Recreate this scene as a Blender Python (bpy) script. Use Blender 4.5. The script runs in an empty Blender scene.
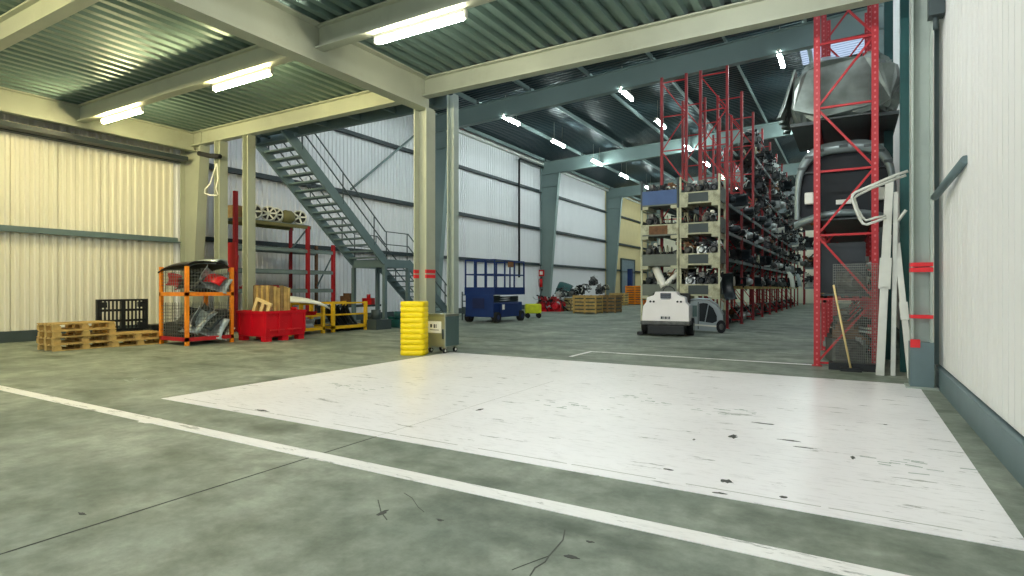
import bpy, bmesh, math, random
from mathutils import Vector, Matrix

# ------------------------------------------------------------------ camera / world / exposure
scene = bpy.context.scene
C = scene.collection
scene.view_settings.view_transform = 'Standard'
scene.view_settings.look = 'None'
scene.view_settings.gamma = 1.0
scene.view_settings.use_curve_mapping = False
scene.view_settings.exposure = 0.50
scene.cycles.use_denoising = True
scene.cycles.max_bounces = 10
scene.cycles.diffuse_bounces = 5
scene.cycles.sample_clamp_indirect = 6.0

YAW = math.radians(30.5)
CAMH = 1.35
cam_d = bpy.data.cameras.new('camera')
cam_d.sensor_width = 36.0
cam_d.lens = 20.25            # 576 px focal length in a 1024 px wide frame
cam_d.clip_end = 300
cam = bpy.data.objects.new('camera', cam_d)
cam.location = (0, 0, CAMH)
cam.rotation_euler = (math.radians(90), 0, YAW)
C.objects.link(cam)
scene.camera = cam

world = bpy.data.worlds.new('world')
scene.world = world
world.use_nodes = True
bg = world.node_tree.nodes['Background']
bg.inputs[0].default_value = (0.86, 0.94, 1.0, 1)
bg.inputs[1].default_value = 1.35

MEZZ_TUBE = ((1.0, 0.86, 0.46), 140.0)
SEMI_TUBE = ((1.0, 0.94, 0.74), 92.0)
PLAIN_TUBE = ((1.0, 0.99, 0.97), 98.0)
ROOF_TUBE = ((0.86, 1.0, 0.97), 64.0)

# ------------------------------------------------------------------ pixel helpers
FX, FY, RX, RY = -math.sin(YAW), math.cos(YAW), math.cos(YAW), math.sin(YAW)
def _t(u): return (u - 512) / 576.0
def gp(u, v):
    d = CAMH * 576 / (v - 288); t = _t(u)
    return (d * (FX + RX * t), d * (FY + RY * t))
def yx(u, Y):                      # X of a point seen at column u on the plane y=Y
    t = _t(u); return Y * (FX + RX * t) / (FY + RY * t)
def xy(u, X):                      # Y of a point seen at column u on the plane x=X
    t = _t(u); return X * (FY + RY * t) / (FX + RX * t)
def zz(v, X, Y):                   # height of a point seen at row v
    d = X * FX + Y * FY; return CAMH + (288 - v) / 576.0 * d

# ------------------------------------------------------------------ materials
def lin(c):
    return tuple(((x / 255) / 12.92 if x / 255 <= 0.04045 else ((x / 255 + 0.055) / 1.055) ** 2.4) for x in c)
MATS = {}
def mat(name, rgb, rough=0.6, metal=0.0, var=0.12, scale=4.0, bump=0.0, dirt=None, dirt_amt=0.0, spec=0.4):
    if name in MATS: return MATS[name]
    m = bpy.data.materials.new(name); m.use_nodes = True
    nt = m.node_tree; p = nt.nodes['Principled BSDF']
    p.inputs['Roughness'].default_value = rough
    p.inputs['Metallic'].default_value = metal
    p.inputs['Specular IOR Level'].default_value = spec
    c = lin(rgb)
    tc = nt.nodes.new('ShaderNodeTexCoord')
    n = nt.nodes.new('ShaderNodeTexNoise'); n.inputs['Scale'].default_value = scale; n.inputs['Detail'].default_value = 6
    nt.links.new(tc.outputs['Object'], n.inputs['Vector'])
    r = nt.nodes.new('ShaderNodeValToRGB')
    r.color_ramp.elements[0].position = 0.3; r.color_ramp.elements[1].position = 0.7
    r.color_ramp.elements[0].color = tuple(x * (1 - var) for x in c) + (1,)
    r.color_ramp.elements[1].color = tuple(min(1, x * (1 + var)) for x in c) + (1,)
    nt.links.new(n.outputs['Fac'], r.inputs['Fac'])
    out = r.outputs['Color']
    if dirt:
        n2 = nt.nodes.new('ShaderNodeTexNoise'); n2.inputs['Scale'].default_value = scale * 0.6; n2.inputs['Detail'].default_value = 8
        n2.inputs['Roughness'].default_value = 0.7
        nt.links.new(tc.outputs['Object'], n2.inputs['Vector'])
        r2 = nt.nodes.new('ShaderNodeValToRGB')
        r2.color_ramp.elements[0].position = 0.52; r2.color_ramp.elements[1].position = 0.68
        r2.color_ramp.elements[0].color = (0, 0, 0, 1); r2.color_ramp.elements[1].color = (dirt_amt,) * 3 + (1,)
        nt.links.new(n2.outputs['Fac'], r2.inputs['Fac'])
        mx = nt.nodes.new('ShaderNodeMixRGB'); mx.inputs[2].default_value = lin(dirt) + (1,)
        nt.links.new(r2.outputs['Color'], mx.inputs[0]); nt.links.new(out, mx.inputs[1]); out = mx.outputs[0]
    nt.links.new(out, p.inputs['Base Color'])
    if bump:
        b = nt.nodes.new('ShaderNodeBump'); b.inputs['Strength'].default_value = bump; b.inputs['Distance'].default_value = 0.02
        nt.links.new(n.outputs['Fac'], b.inputs['Height']); nt.links.new(b.outputs['Normal'], p.inputs['Normal'])
    MATS[name] = m
    return m
def emis(name, rgb, strength):
    m = bpy.data.materials.new(name); m.use_nodes = True
    nt = m.node_tree; p = nt.nodes['Principled BSDF']
    p.inputs['Base Color'].default_value = (0.9, 0.9, 0.9, 1)
    p.inputs['Emission Color'].default_value = tuple(rgb) + (1,)
    p.inputs['Emission Strength'].default_value = strength
    MATS[name] = m; return m

def floor_material():
    m = bpy.data.materials.new('concrete_floor'); m.use_nodes = True
    nt = m.node_tree; p = nt.nodes['Principled BSDF']; N = nt.nodes.new; L = nt.links.new
    tc = N('ShaderNodeTexCoord')
    n1 = N('ShaderNodeTexNoise'); n1.inputs['Scale'].default_value = 0.55; n1.inputs['Detail'].default_value = 9; n1.inputs['Roughness'].default_value = 0.62
    n2 = N('ShaderNodeTexNoise'); n2.inputs['Scale'].default_value = 2.6; n2.inputs['Detail'].default_value = 8; n2.inputs['Roughness'].default_value = 0.7
    mp = N('ShaderNodeMapping'); mp.inputs['Scale'].default_value = (0.6, 1.2, 1)
    n3 = N('ShaderNodeTexNoise'); n3.inputs['Scale'].default_value = 1.3; n3.inputs['Detail'].default_value = 7
    L(tc.outputs['Object'], n1.inputs['Vector']); L(tc.outputs['Object'], n2.inputs['Vector'])
    L(tc.outputs['Object'], mp.inputs['Vector']); L(mp.outputs['Vector'], n3.inputs['Vector'])
    r1 = N('ShaderNodeValToRGB'); e = r1.color_ramp.elements
    e[0].position = 0.32; e[0].color = lin((114, 126, 116)) + (1,)
    e[1].position = 0.68; e[1].color = lin((168, 175, 162)) + (1,)
    L(n1.outputs['Fac'], r1.inputs['Fac'])
    r2 = N('ShaderNodeValToRGB'); e = r2.color_ramp.elements
    e[0].position = 0.36; e[0].color = (0.50, 0.53, 0.50, 1); e[1].position = 0.60; e[1].color = (1, 1, 1, 1)
    L(n2.outputs['Fac'], r2.inputs['Fac'])
    r3 = N('ShaderNodeValToRGB'); e = r3.color_ramp.elements
    e[0].position = 0.33; e[0].color = (0.52, 0.55, 0.52, 1); e[1].position = 0.47; e[1].color = (1, 1, 1, 1)
    L(n3.outputs['Fac'], r3.inputs['Fac'])
    m1 = N('ShaderNodeMixRGB'); m1.blend_type = 'MULTIPLY'; m1.inputs[0].default_value = 0.8
    L(r1.outputs['Color'], m1.inputs[1]); L(r2.outputs['Color'], m1.inputs[2])
    m2 = N('ShaderNodeMixRGB'); m2.blend_type = 'MULTIPLY'; m2.inputs[0].default_value = 0.9
    L(m1.outputs[0], m2.inputs[1]); L(r3.outputs['Color'], m2.inputs[2])
    n4 = N('ShaderNodeTexNoise'); n4.inputs['Scale'].default_value = 4.5; n4.inputs['Detail'].default_value = 10; n4.inputs['Roughness'].default_value = 0.75
    L(tc.outputs['Object'], n4.inputs['Vector'])
    r4 = N('ShaderNodeValToRGB'); e = r4.color_ramp.elements
    e[0].position = 0.36; e[0].color = (0.62, 0.64, 0.62, 1); e[1].position = 0.66; e[1].color = (1.22, 1.22, 1.2, 1)
    L(n4.outputs['Fac'], r4.inputs['Fac'])
    m4 = N('ShaderNodeMixRGB'); m4.blend_type = 'MULTIPLY'; m4.inputs[0].default_value = 0.6
    L(m2.outputs[0], m4.inputs[1]); L(r4.outputs['Color'], m4.inputs[2])
    L(m4.outputs[0], p.inputs['Base Color'])
    rr = N('ShaderNodeMapRange'); rr.inputs[3].default_value = 0.42; rr.inputs[4].default_value = 0.66
    L(n2.outputs['Fac'], rr.inputs[0]); L(rr.outputs[0], p.inputs['Roughness'])
    p.inputs['Specular IOR Level'].default_value = 0.22
    b = N('ShaderNodeBump'); b.inputs['Strength'].default_value = 0.12; b.inputs['Distance'].default_value = 0.01
    L(n2.outputs['Fac'], b.inputs['Height']); L(b.outputs['Normal'], p.inputs['Normal'])
    MATS['concrete_floor'] = m; return m

def paint_material(name, rgb, wear):
    m = bpy.data.materials.new(name); m.use_nodes = True
    nt = m.node_tree; p = nt.nodes['Principled BSDF']; N = nt.nodes.new; L = nt.links.new
    tc = N('ShaderNodeTexCoord')
    mp = N('ShaderNodeMapping'); mp.inputs['Scale'].default_value = (0.8, 3.4, 1); mp.inputs['Rotation'].default_value = (0, 0, 0.2)
    n1 = N('ShaderNodeTexNoise'); n1.inputs['Scale'].default_value = 2.2; n1.inputs['Detail'].default_value = 12; n1.inputs['Roughness'].default_value = 0.72
    n2 = N('ShaderNodeTexNoise'); n2.inputs['Scale'].default_value = 0.6; n2.inputs['Detail'].default_value = 5
    L(tc.outputs['Object'], mp.inputs['Vector']); L(mp.outputs['Vector'], n1.inputs['Vector']); L(tc.outputs['Object'], n2.inputs['Vector'])
    r0 = N('ShaderNodeValToRGB'); e = r0.color_ramp.elements
    c = lin(rgb)
    e[0].position = 0.35; e[0].color = tuple(x * 0.90 for x in c) + (1,); e[1].position = 0.65; e[1].color = c + (1,)
    L(n2.outputs['Fac'], r0.inputs['Fac'])
    r1 = N('ShaderNodeValToRGB'); e = r1.color_ramp.elements
    e[0].position = wear - 0.035; e[0].color = (0.85, 0.85, 0.85, 1); e[1].position = wear + 0.02; e[1].color = (0, 0, 0, 1)
    L(n1.outputs['Fac'], r1.inputs['Fac'])
    mx = N('ShaderNodeMixRGB'); mx.inputs[2].default_value = lin((118, 122, 116)) + (1,)
    L(r1.outputs['Color'], mx.inputs[0]); L(r0.outputs['Color'], mx.inputs[1])
    n5 = N('ShaderNodeTexNoise'); n5.inputs['Scale'].default_value = 7.0; n5.inputs['Detail'].default_value = 9; n5.inputs['Roughness'].default_value = 0.7
    L(mp.outputs['Vector'], n5.inputs['Vector'])
    r5 = N('ShaderNodeValToRGB'); e = r5.color_ramp.elements
    e[0].position = 0.30; e[0].color = (0.70, 0.70, 0.69, 1); e[1].position = 0.48; e[1].color = (1, 1, 1, 1)
    L(n5.outputs['Fac'], r5.inputs['Fac'])
    m5 = N('ShaderNodeMixRGB'); m5.blend_type = 'MULTIPLY'; m5.inputs[0].default_value = 0.7
    L(mx.outputs[0], m5.inputs[1]); L(r5.outputs['Color'], m5.inputs[2])
    L(m5.outputs[0], p.inputs['Base Color'])
    rr = N('ShaderNodeMapRange'); rr.inputs[3].default_value = 0.22; rr.inputs[4].default_value = 0.42
    L(n2.outputs['Fac'], rr.inputs[0]); L(rr.outputs[0], p.inputs['Roughness'])
    p.inputs['Specular IOR Level'].default_value = 0.5
    MATS[name] = m; return m

def upright_material():
    m = bpy.data.materials.new('rack_red_perforated'); m.use_nodes = True
    nt = m.node_tree; p = nt.nodes['Principled BSDF']; N = nt.nodes.new; L = nt.links.new
    tc = N('ShaderNodeTexCoord'); sx = N('ShaderNodeSeparateXYZ'); L(tc.outputs['Object'], sx.inputs[0])
    md = N('ShaderNodeMath'); md.operation = 'MODULO'; md.inputs[1].default_value = 0.1; L(sx.outputs[2], md.inputs[0])
    lt = N('ShaderNodeMath'); lt.operation = 'LESS_THAN'; lt.inputs[1].default_value = 0.035; L(md.outputs[0], lt.inputs[0])
    ax = N('ShaderNodeMath'); ax.operation = 'ABSOLUTE'; L(sx.outputs[0], ax.inputs[0])
    l2 = N('ShaderNodeMath'); l2.operation = 'LESS_THAN'; l2.inputs[1].default_value = 0.014; L(ax.outputs[0], l2.inputs[0])
    mu = N('ShaderNodeMath'); mu.operation = 'MULTIPLY'; L(lt.outputs[0], mu.inputs[0]); L(l2.outputs[0], mu.inputs[1])
    mx = N('ShaderNodeMixRGB'); mx.inputs[1].default_value = lin((172, 30, 40)) + (1,); mx.inputs[2].default_value = lin((200, 104, 106)) + (1,)
    L(mu.outputs[0], mx.inputs[0]); L(mx.outputs[0], p.inputs['Base Color'])
    p.inputs['Roughness'].default_value = 0.5
    MATS['rack_red_perforated'] = m; return m

def skylight_material():
    m = bpy.data.materials.new('skylight_sheet'); m.use_nodes = True
    nt = m.node_tree; N = nt.nodes.new; L = nt.links.new
    o = nt.nodes['Material Output']; nt.nodes.remove(nt.nodes['Principled BSDF'])
    a = N('ShaderNodeBsdfTranslucent'); a.inputs[0].default_value = (0.42, 0.48, 0.58, 1)
    b = N('ShaderNodeBsdfTransparent'); b.inputs[0].default_value = (0.42, 0.48, 0.58, 1)
    x = N('ShaderNodeMixShader'); x.inputs[0].default_value = 0.55
    L(a.outputs[0], x.inputs[1]); L(b.outputs[0], x.inputs[2]); L(x.outputs[0], o.inputs[0])
    MATS['skylight_sheet'] = m; return m

floor_material(); upright_material(); skylight_material()
paint_material('white_floor_paint', (246, 246, 248), 0.385)
paint_material('line_paint', (244, 244, 242), 0.42)
mat('steel_cream', (162, 167, 148), 0.5, 0, 0.06, 1.5, dirt=(120, 120, 100), dirt_amt=0.25)
mat('steel_grey', (158, 170, 162), 0.5, 0, 0.07, 1.2, dirt=(100, 108, 104), dirt_amt=0.3)
mat('rafter_grey', (124, 142, 140), 0.5, 0, 0.06, 0.8)
mat('steel_dark', (62, 74, 76), 0.55, 0, 0.1, 2)
mat('stair_grey', (98, 118, 122), 0.5, 0, 0.08, 2)
mat('deck_steel', (100, 122, 116), 0.40, 0.45, 0.12, 0.7)
mat('roof_steel', (48, 64, 70), 0.36, 0.5, 0.12, 0.6)
mat('wall_white', (226, 227, 230), 0.55, 0, 0.03, 0.6)
mat('wall_cream', (228, 224, 206), 0.55, 0, 0.03, 0.6)
mat('wall_yellow_lit', (214, 200, 154), 0.6, 0, 0.06, 0.8)  # cladding tinted for the yellowish light on its far stretch
mat('wall_right_white', (226, 228, 226), 0.55, 0, 0.03, 0.6)
mat('girt_dark', (44, 56, 60), 0.5)
mat('joint_dark', (78, 82, 76), 0.9)
mat('stain_dark', (70, 74, 70), 0.8)
mat('red_rack', (178, 38, 44), 0.5, 0, 0.12, 3)
mat('red_shaded', (142, 40, 44), 0.5, 0, 0.3, 2)  # rack red darkened for the shade among the aisle racks
mat('red_dark', (150, 28, 36), 0.5, 0, 0.12, 3)
mat('rack_beam_grey', (126, 142, 142), 0.5, 0, 0.12, 3)
mat('orange_steel', (236, 138, 30), 0.5, 0, 0.15, 3, dirt=(190, 60, 40), dirt_amt=0.7)
mat('yellow_steel', (226, 180, 34), 0.5, 0, 0.12, 4)
mat('yellow_plastic', (246, 218, 10), 0.42, 0, 0.06, 4)
mat('red_plastic', (204, 14, 34), 0.4, 0, 0.08, 3)
mat('wire_grey', (120, 124, 118), 0.5, 0.3)
mat('wood_pallet', (188, 158, 96), 0.8, 0, 0.25, 6, 0.1)
mat('wood_light', (222, 200, 142), 0.8, 0, 0.15, 6)
mat('wood_dark', (140, 116, 78), 0.85, 0, 0.3, 6)
mat('black_plastic', (26, 30, 32), 0.45, 0, 0.2, 4)
mat('rubber', (30, 32, 34), 0.8)
mat('blue_lift', (16, 46, 102), 0.42, 0, 0.12, 3)
mat('blue_dark', (22, 36, 78), 0.5)
mat('alu', (186, 192, 190), 0.38, 0.6, 0.2, 6)
mat('steel_oily', (92, 94, 92), 0.45, 0.5, 0.4, 8)
mat('rust', (116, 84, 58), 0.7, 0.2, 0.3, 8)
mat('car_silver', (176, 188, 192), 0.3, 0.45, 0.05, 2)
mat('car_grey', (122, 136, 138), 0.35, 0.4, 0.08, 3)
mat('car_white', (238, 238, 226), 0.3, 0, 0.03, 2)
mat('car_red', (200, 30, 34), 0.3)
mat('car_dark', (34, 42, 46), 0.35, 0.1, 0.2, 3)
mat('glass_dark', (16, 26, 32), 0.12, 0, 0.1, 2, spec=0.6)
mat('stillage_cream', (184, 185, 156), 0.6, 0, 0.2, 3, dirt=(92, 90, 66), dirt_amt=0.9)
mat('stillage_grey', (104, 112, 104), 0.6, 0, 0.15, 3)
mat('stillage_blue', (62, 92, 140), 0.5, 0, 0.12, 3)
mat('sweeper_white', (240, 238, 236), 0.4, 0, 0.03, 3)
mat('paper', (240, 240, 228), 0.7)
mat('stainless', (170, 176, 164), 0.32, 0.75, 0.06, 3)
mat('stainless_side', (104, 128, 128), 0.34, 0.6, 0.06, 3)
mat('lime_plastic', (214, 222, 40), 0.5)
mat('olive', (120, 116, 74), 0.6)
mat('band_red', (214, 40, 48), 0.5)
mat('pale_steel', (210, 214, 206), 0.45, 0.1, 0.08, 3)
mat('teal_dark', (22, 74, 74), 0.5)
mat('wrap', (120, 132, 128), 0.30, 0.45, 0.45, 3, 0.4)
mat('interior_shade', (30, 38, 44), 0.7, 0, 0.15, 3)
mat('scuff', (176, 178, 172), 0.7, 0, 0.1, 3)
mat('lamp_housing', (190, 190, 180), 0.5)
mat('door_blue_grey', (110, 128, 140), 0.5)
emis('mezz_tube', *MEZZ_TUBE)
emis('plain_tube', *PLAIN_TUBE)
emis('semi_tube', *SEMI_TUBE)
emis('roof_tube', *ROOF_TUBE)

# ------------------------------------------------------------------ mesh helpers
class MB:
    def __init__(self): self.v = []; self.f = []; self.mi = []; self.sm = []; self.cur = 0
    def _add(self, vs, fs, smooth=False):
        o = len(self.v); self.v += [tuple(p) for p in vs]
        for f in fs:
            self.f.append(tuple(i + o for i in f)); self.mi.append(self.cur); self.sm.append(smooth)
        return self
    def m(self, i): self.cur = i; return self
    def box(self, x0, x1, y0, y1, z0, z1):
        vs = [(x, y, z) for x in (x0, x1) for y in (y0, y1) for z in (z0, z1)]
        return self._add(vs, [(0, 1, 3, 2), (4, 6, 7, 5), (0, 4, 5, 1), (2, 3, 7, 6), (0, 2, 6, 4), (1, 5, 7, 3)])
    def cbox(self, c, s): return self.box(c[0] - s[0] / 2, c[0] + s[0] / 2, c[1] - s[1] / 2, c[1] + s[1] / 2, c[2] - s[2] / 2, c[2] + s[2] / 2)
    def bar(self, p, q, w, h, up=(0, 0, 1)):
        p = Vector(p); q = Vector(q); d = (q - p).normalized(); up = Vector(up)
        if abs(d.dot(up)) > 0.99: up = Vector((1, 0, 0))
        s = d.cross(up).normalized(); u = s.cross(d)
        vs = []
        for e in (p, q):
            for a, b in ((-1, -1), (1, -1), (1, 1), (-1, 1)): vs.append(e + s * a * w / 2 + u * b * h / 2)
        return self._add(vs, [(0, 3, 2, 1), (4, 5, 6, 7), (0, 1, 5, 4), (1, 2, 6, 5), (2, 3, 7, 6), (3, 0, 4, 7)])
    def tube(self, pts, r, n=6, closed=False):
        pts = [Vector(p) for p in pts]; k = len(pts); rings = []
        u = None
        for i, p in enumerate(pts):
            a = pts[i - 1] if (i > 0 or closed) else p; b = pts[(i + 1) % k] if (i < k - 1 or closed) else p
            d = (b - a).normalized()
            if u is None:
                u = d.orthogonal().normalized()
            else:
                u = (u - d * u.dot(d)); u = u.normalized() if u.length > 1e-6 else d.orthogonal().normalized()
            w = d.cross(u)
            rr = r[i] if isinstance(r, (list, tuple)) else r
            rings.append([p + (u * math.cos(2 * math.pi * j / n) + w * math.sin(2 * math.pi * j / n)) * rr for j in range(n)])
        return self.loft(rings, closed, caps=not closed)
    def loft(self, rings, closed=False, caps=True, smooth=True, openring=False):
        n = len(rings[0]); o = [p for r in rings for p in r]; fs = []
        k = len(rings)
        for i in range(k if closed else k - 1):
            a = i * n; b = ((i + 1) % k) * n
            for j in range(n - 1 if openring else n):
                fs.append((a + j, a + (j + 1) % n, b + (j + 1) % n, b + j))
        self._add(o, fs, smooth)
        if caps and not closed and not openring:
            self._add(rings[0], [tuple(range(n))]); self._add(rings[-1], [tuple(range(n))])
        return self
    def cyl(self, p, q, r, n=12, r2=None):
        return self.tube([p, q], [r, r if r2 is None else r2], n)
    def prism(self, poly, axis, a, b):
        def P(c, t):
            if axis == 'x': return (t, c[0], c[1])
            if axis == 'y': return (c[0], t, c[1])
            return (c[0], c[1], t)
        n = len(poly); vs = [P(c, a) for c in poly] + [P(c, b) for c in poly]
        fs = [tuple(range(n)), tuple(range(n, 2 * n))] + [(i, (i + 1) % n, n + (i + 1) % n, n + i) for i in range(n)]
        return self._add(vs, fs)
    def mesh(self, name, mats):
        me = bpy.data.meshes.new(name)
        me.from_pydata(self.v, [], self.f)
        if isinstance(mats, str): mats = [mats]
        for k in mats: me.materials.append(MATS[k])
        me.polygons.foreach_set('material_index', self.mi); me.polygons.foreach_set('use_smooth', self.sm)
        bm = bmesh.new(); bm.from_mesh(me)
        bmesh.ops.remove_doubles(bm, verts=bm.verts, dist=1e-5)
        bmesh.ops.recalc_face_normals(bm, faces=bm.faces); bm.to_mesh(me); bm.free()
        me.update(); return me
    def build(self, name, mats, parent=None, loc=(0, 0, 0), rz=0):
        return put(name, self.mesh(name, mats), parent, loc, rz)

def put(name, me, parent=None, loc=(0, 0, 0), rz=0, rot=None):
    o = bpy.data.objects.new(name, me); C.objects.link(o); o.location = loc
    o.rotation_euler = rot if rot else (0, 0, rz)
    if parent is not None: o.parent = parent
    return o
def tag(o, label, cat, group=None, kind=None):
    o['label'] = label; o['category'] = cat
    if group: o['group'] = group
    if kind: o['kind'] = kind
    return o
def struct(o, label=None, cat=None):
    o['kind'] = 'structure'
    if label: o['label'] = label; o['category'] = cat
    return o
def thing(name, label, cat, loc=(0, 0, 0), rz=0, group=None):
    o = bpy.data.objects.new(name, None); C.objects.link(o); o.empty_display_size = 0.1
    o.location = loc; o.rotation_euler = (0, 0, rz)
    return tag(o, label, cat, group)
def dup(root, loc, rz=0, label=None, group=None, rot=None):
    r = root.copy(); C.objects.link(r); r.location = loc; r.rotation_euler = rot if rot else (0, 0, rz)
    if label: r['label'] = label
    if group: r['group'] = group
    for ch in list(root.children):
        c = ch.copy(); C.objects.link(c); c.parent = r
        for g in list(ch.children):
            d = g.copy(); C.objects.link(d); d.parent = c
    return r
ORD = ['first', 'second', 'third', 'fourth', 'fifth', 'sixth', 'seventh', 'eighth', 'ninth', 'tenth', 'eleventh', 'twelfth', 'thirteenth', 'fourteenth', 'fifteenth', 'sixteenth']
def bevel(o, w=0.02, s=2):
    b = o.modifiers.new('bevel', 'BEVEL'); b.width = w; b.segments = s; b.limit_method = 'ANGLE'; return o
def hbeam(mb, p, q, depth, width, tf=0.03, tw=0.02, up=(0, 0, 1)):
    """I section from p to q; 'up' is the web direction"""
    p = Vector(p); q = Vector(q); d = (q - p).normalized(); u = Vector(up); s = d.cross(u).normalized(); u = s.cross(d)
    mb.bar(p, q, tw, depth - 2 * tf, u)
    for k in (-1, 1):
        o = u * k * (depth - tf) / 2; mb.bar(p + o, q + o, width, tf, u)
    return mb

# ------------------------------------------------------------------ measurements
XL, XR = -18.0, 1.05            # inner faces of the side walls
Y0, Y1 = -9.0, 58.0             # hall end left open behind the camera for sky fill light, end wall
FRAMES = [10.3, 22.3, 34.3, 46.3, 57.6]
def roofz(x): return 8.9 + 0.045 * (x + 18)     # underside of the rafters

# ------------------------------------------------------------------ floor
fl = MB().box(XL - 0.5, XR + 0.3, Y0, Y1 + 0.3, -0.3, 0).build('floor', 'concrete_floor')
struct(fl, 'worn grey green concrete floor of the hall', 'floor')
MB().box(-7.25, 0.80, 3.88, 9.75, 0, 0.004).build('painted_area', 'white_floor_paint', fl)['label'] = 'large rectangle of scuffed white floor paint'
MB().box(-12.5, XR - 0.1, 3.12, 3.27, 0, 0.004).build('painted_line', 'line_paint', fl)
MB().box(-4.80, -0.55, 11.35, 11.43, 0, 0.004).build('painted_line', 'line_paint', fl)
MB().box(-4.80, -4.72, 10.35, 11.35, 0, 0.004).build('painted_line', 'line_paint', fl)
for k in range(9):
    MB().box(-7.0 + k * .86, -6.35 + k * .86 + .17 * (k % 2), 4.015, 4.024, 0.004, 0.005).build('paint_seam', 'scuff', fl)
_bx, _by = gp(152, 421)
_r = random.Random(8); _n = 16
MB().prism([(_bx + .22 * math.cos(6.283 * i / _n) * _r.uniform(.5, 1.1), _by + .11 * math.sin(6.283 * i / _n) * _r.uniform(.6, 1.1)) for i in range(_n)], 'z', .004, .006).build('paint_spill', 'line_paint', fl)
MB().box(-3.72, -3.711, Y0, 3.88, 0, 0.003).build('floor_joint', 'joint_dark', fl)
MB().box(-3.716, -3.711, 3.9, 7.5, 0.004, 0.0048).build('floor_joint', 'scuff', fl)
MB().box(XL, 0.9, 13.0, 13.015, 0, 0.003).build('floor_joint', 'joint_dark', fl)
def blot(x, y, rx, ry, seed, z=0.0, mt='stain_dark'):
    rnd = random.Random(seed); n = 14
    ring = [(x + rx * math.cos(2 * math.pi * i / n) * rnd.uniform(.4, 1.1), y + ry * math.sin(2 * math.pi * i / n) * rnd.uniform(.4, 1.1)) for i in range(n)]
    MB().prism(ring, 'z', z, z + 0.002).build('floor_stain', mt, fl)
for i, (u, v, rx, ry) in enumerate(((572, 557, .045, .02), (590, 542, .03, .015), (733, 437, .04, .10), (727, 482, .05, .05), (790, 441, .12, .02), (783, 498, .03, .03),
                                    (899, 462, .16, .05), (803, 448, .10, .015), (694, 440, .02, .03), (853, 458, .02, .06), (764, 424, .12, .02), (720, 494, .05, .02),
                                    (382, 513, .03, .06), (440, 520, .03, .015), (82, 514, .05, .015), (262, 411, .12, .03), (135, 380, .2, .05), (350, 387, .25, .03),
                                    (710, 410, .2, .02), (560, 405, .25, .02), (640, 400, .2, .02), (480, 410, .03, .08), (668, 470, .04, .02), (885, 425, .02, .02))):
    x, y = gp(u, v)
    onw = (-7.2 < x < 0.8 and 3.9 < y < 9.7)
    if rx < .15:
        blot(x, y, rx, ry, i, 0.004 if onw else 0.0, 'stain_dark')
    else:
        rq = random.Random(100 + i); mb = MB()
        for q in range(14):
            a = rq.uniform(-.5, .5); L_ = rq.uniform(.03, .14); qx = x + rq.gauss(0, rx); qy = y + rq.gauss(0, .12); zq = 0.004 if onw else 0
            mb.bar((qx, qy, zq + .001), (qx + L_ * math.cos(a), qy + L_ * math.sin(a) * .4, zq + .001), rq.uniform(.004, .014), .002)
        mb.build('floor_scuff', 'steel_grey', fl)['kind'] = 'stuff'
# branching crack in the concrete
def crack(pts, w):
    mb = MB()
    for a, b in zip(pts, pts[1:]):
        a = gp(*a); b = gp(*b); mb.bar((a[0], a[1], 0.001), (b[0], b[1], 0.001), w, 0.002)
    mb.build('floor_crack', 'joint_dark', fl)
crack([(565, 530), (563, 540), (556, 548), (549, 556), (545, 562), (535, 568), (530, 576)], 0.007)
crack([(549, 556), (538, 560), (522, 566), (512, 570)], 0.004)
crack([(378, 500), (381, 512), (387, 520)], 0.006)
crack([(404, 493), (412, 498), (418, 507), (424, 512)], 0.003)

# ------------------------------------------------------------------ walls
def rib_panel(width, z0, z1, pitch, depth, axis_y=True):
    mb = MB(); prof = []; n = int(round(width / pitch))
    for i in range(n):
        a = i * pitch
        prof += [(a, 0), (a + pitch * .40, 0), (a + pitch * .52, depth), (a + pitch * .88, depth)]
    prof.append((width, 0))
    prof[0] = (0.008, 0)
    prof[-1] = (width - 0.004, 0)
    rings = [[(d, a, z) for a, d in prof] + [(-0.05, prof[-1][0], z), (-0.05, prof[0][0], z)] for z in (z0, z1)]
    mb.loft(rings, smooth=False); return mb
wl = struct(MB().box(XL - 0.25, XL - 0.05, Y0, Y1 + 0.2, 0, 10.2).build('wall_left', 'wall_cream'), 'long left wall clad in ribbed white sheets', 'wall')
pm = rib_panel(1.0, 0.25, 9.9, 0.2, 0.035).mesh('wall_panel', 'wall_white')
pm2 = rib_panel(1.0, 0.25, 9.9, 0.2, 0.035).mesh('wall_panel', 'wall_cream')
pm3 = rib_panel(1.0, 0.25, 9.9, 0.2, 0.035).mesh('wall_panel', 'wall_yellow_lit')
for i in range(int(Y0), int(Y1)):
    put('wall_panel', pm2 if i < 10 else (pm3 if i >= 46 else pm), wl, (XL, i, 0))
MB().box(XL - 0.05, XL + 0.05, Y0, Y1, 0, 0.28).build('wall_base', 'steel_dark', wl)
segs = [(Y0, 10.1), (10.5, 22.1), (22.5, 34.1), (34.5, 46.1), (46.5, 57.4)]
for a, b in segs:
    for z, h in ((2.82 if b < 11 else 2.93, .16), (5.30, .20), (7.80, .20)):
        g = MB().box(XL + 0.04, XL + 0.24, a, b, z - h / 2, z - h / 2 + 0.03).box(XL + 0.04, XL + 0.07, a, b, z - h / 2 + .03, z + h / 2).build('girt', 'girt_dark' if (b > 11 or z > 3) else 'stair_grey', wl)
wr = struct(MB().box(XR + 0.05, XR + 0.25, Y0, Y1 + 0.2, 0, 10.2).build('wall_right', 'wall_right_white'), 'smooth white panelled right wall beside the tall rack', 'wall')
rp = MB().box(0, 0.05, 0.004, 1.196, 0.3, 9.9)
for k in range(1, 6): rp.box(-0.003, 0, k * .2 - .004, k * .2 + .004, 0.3, 9.9)
rp = rp.mesh('wall_panel', 'wall_right_white')
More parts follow.
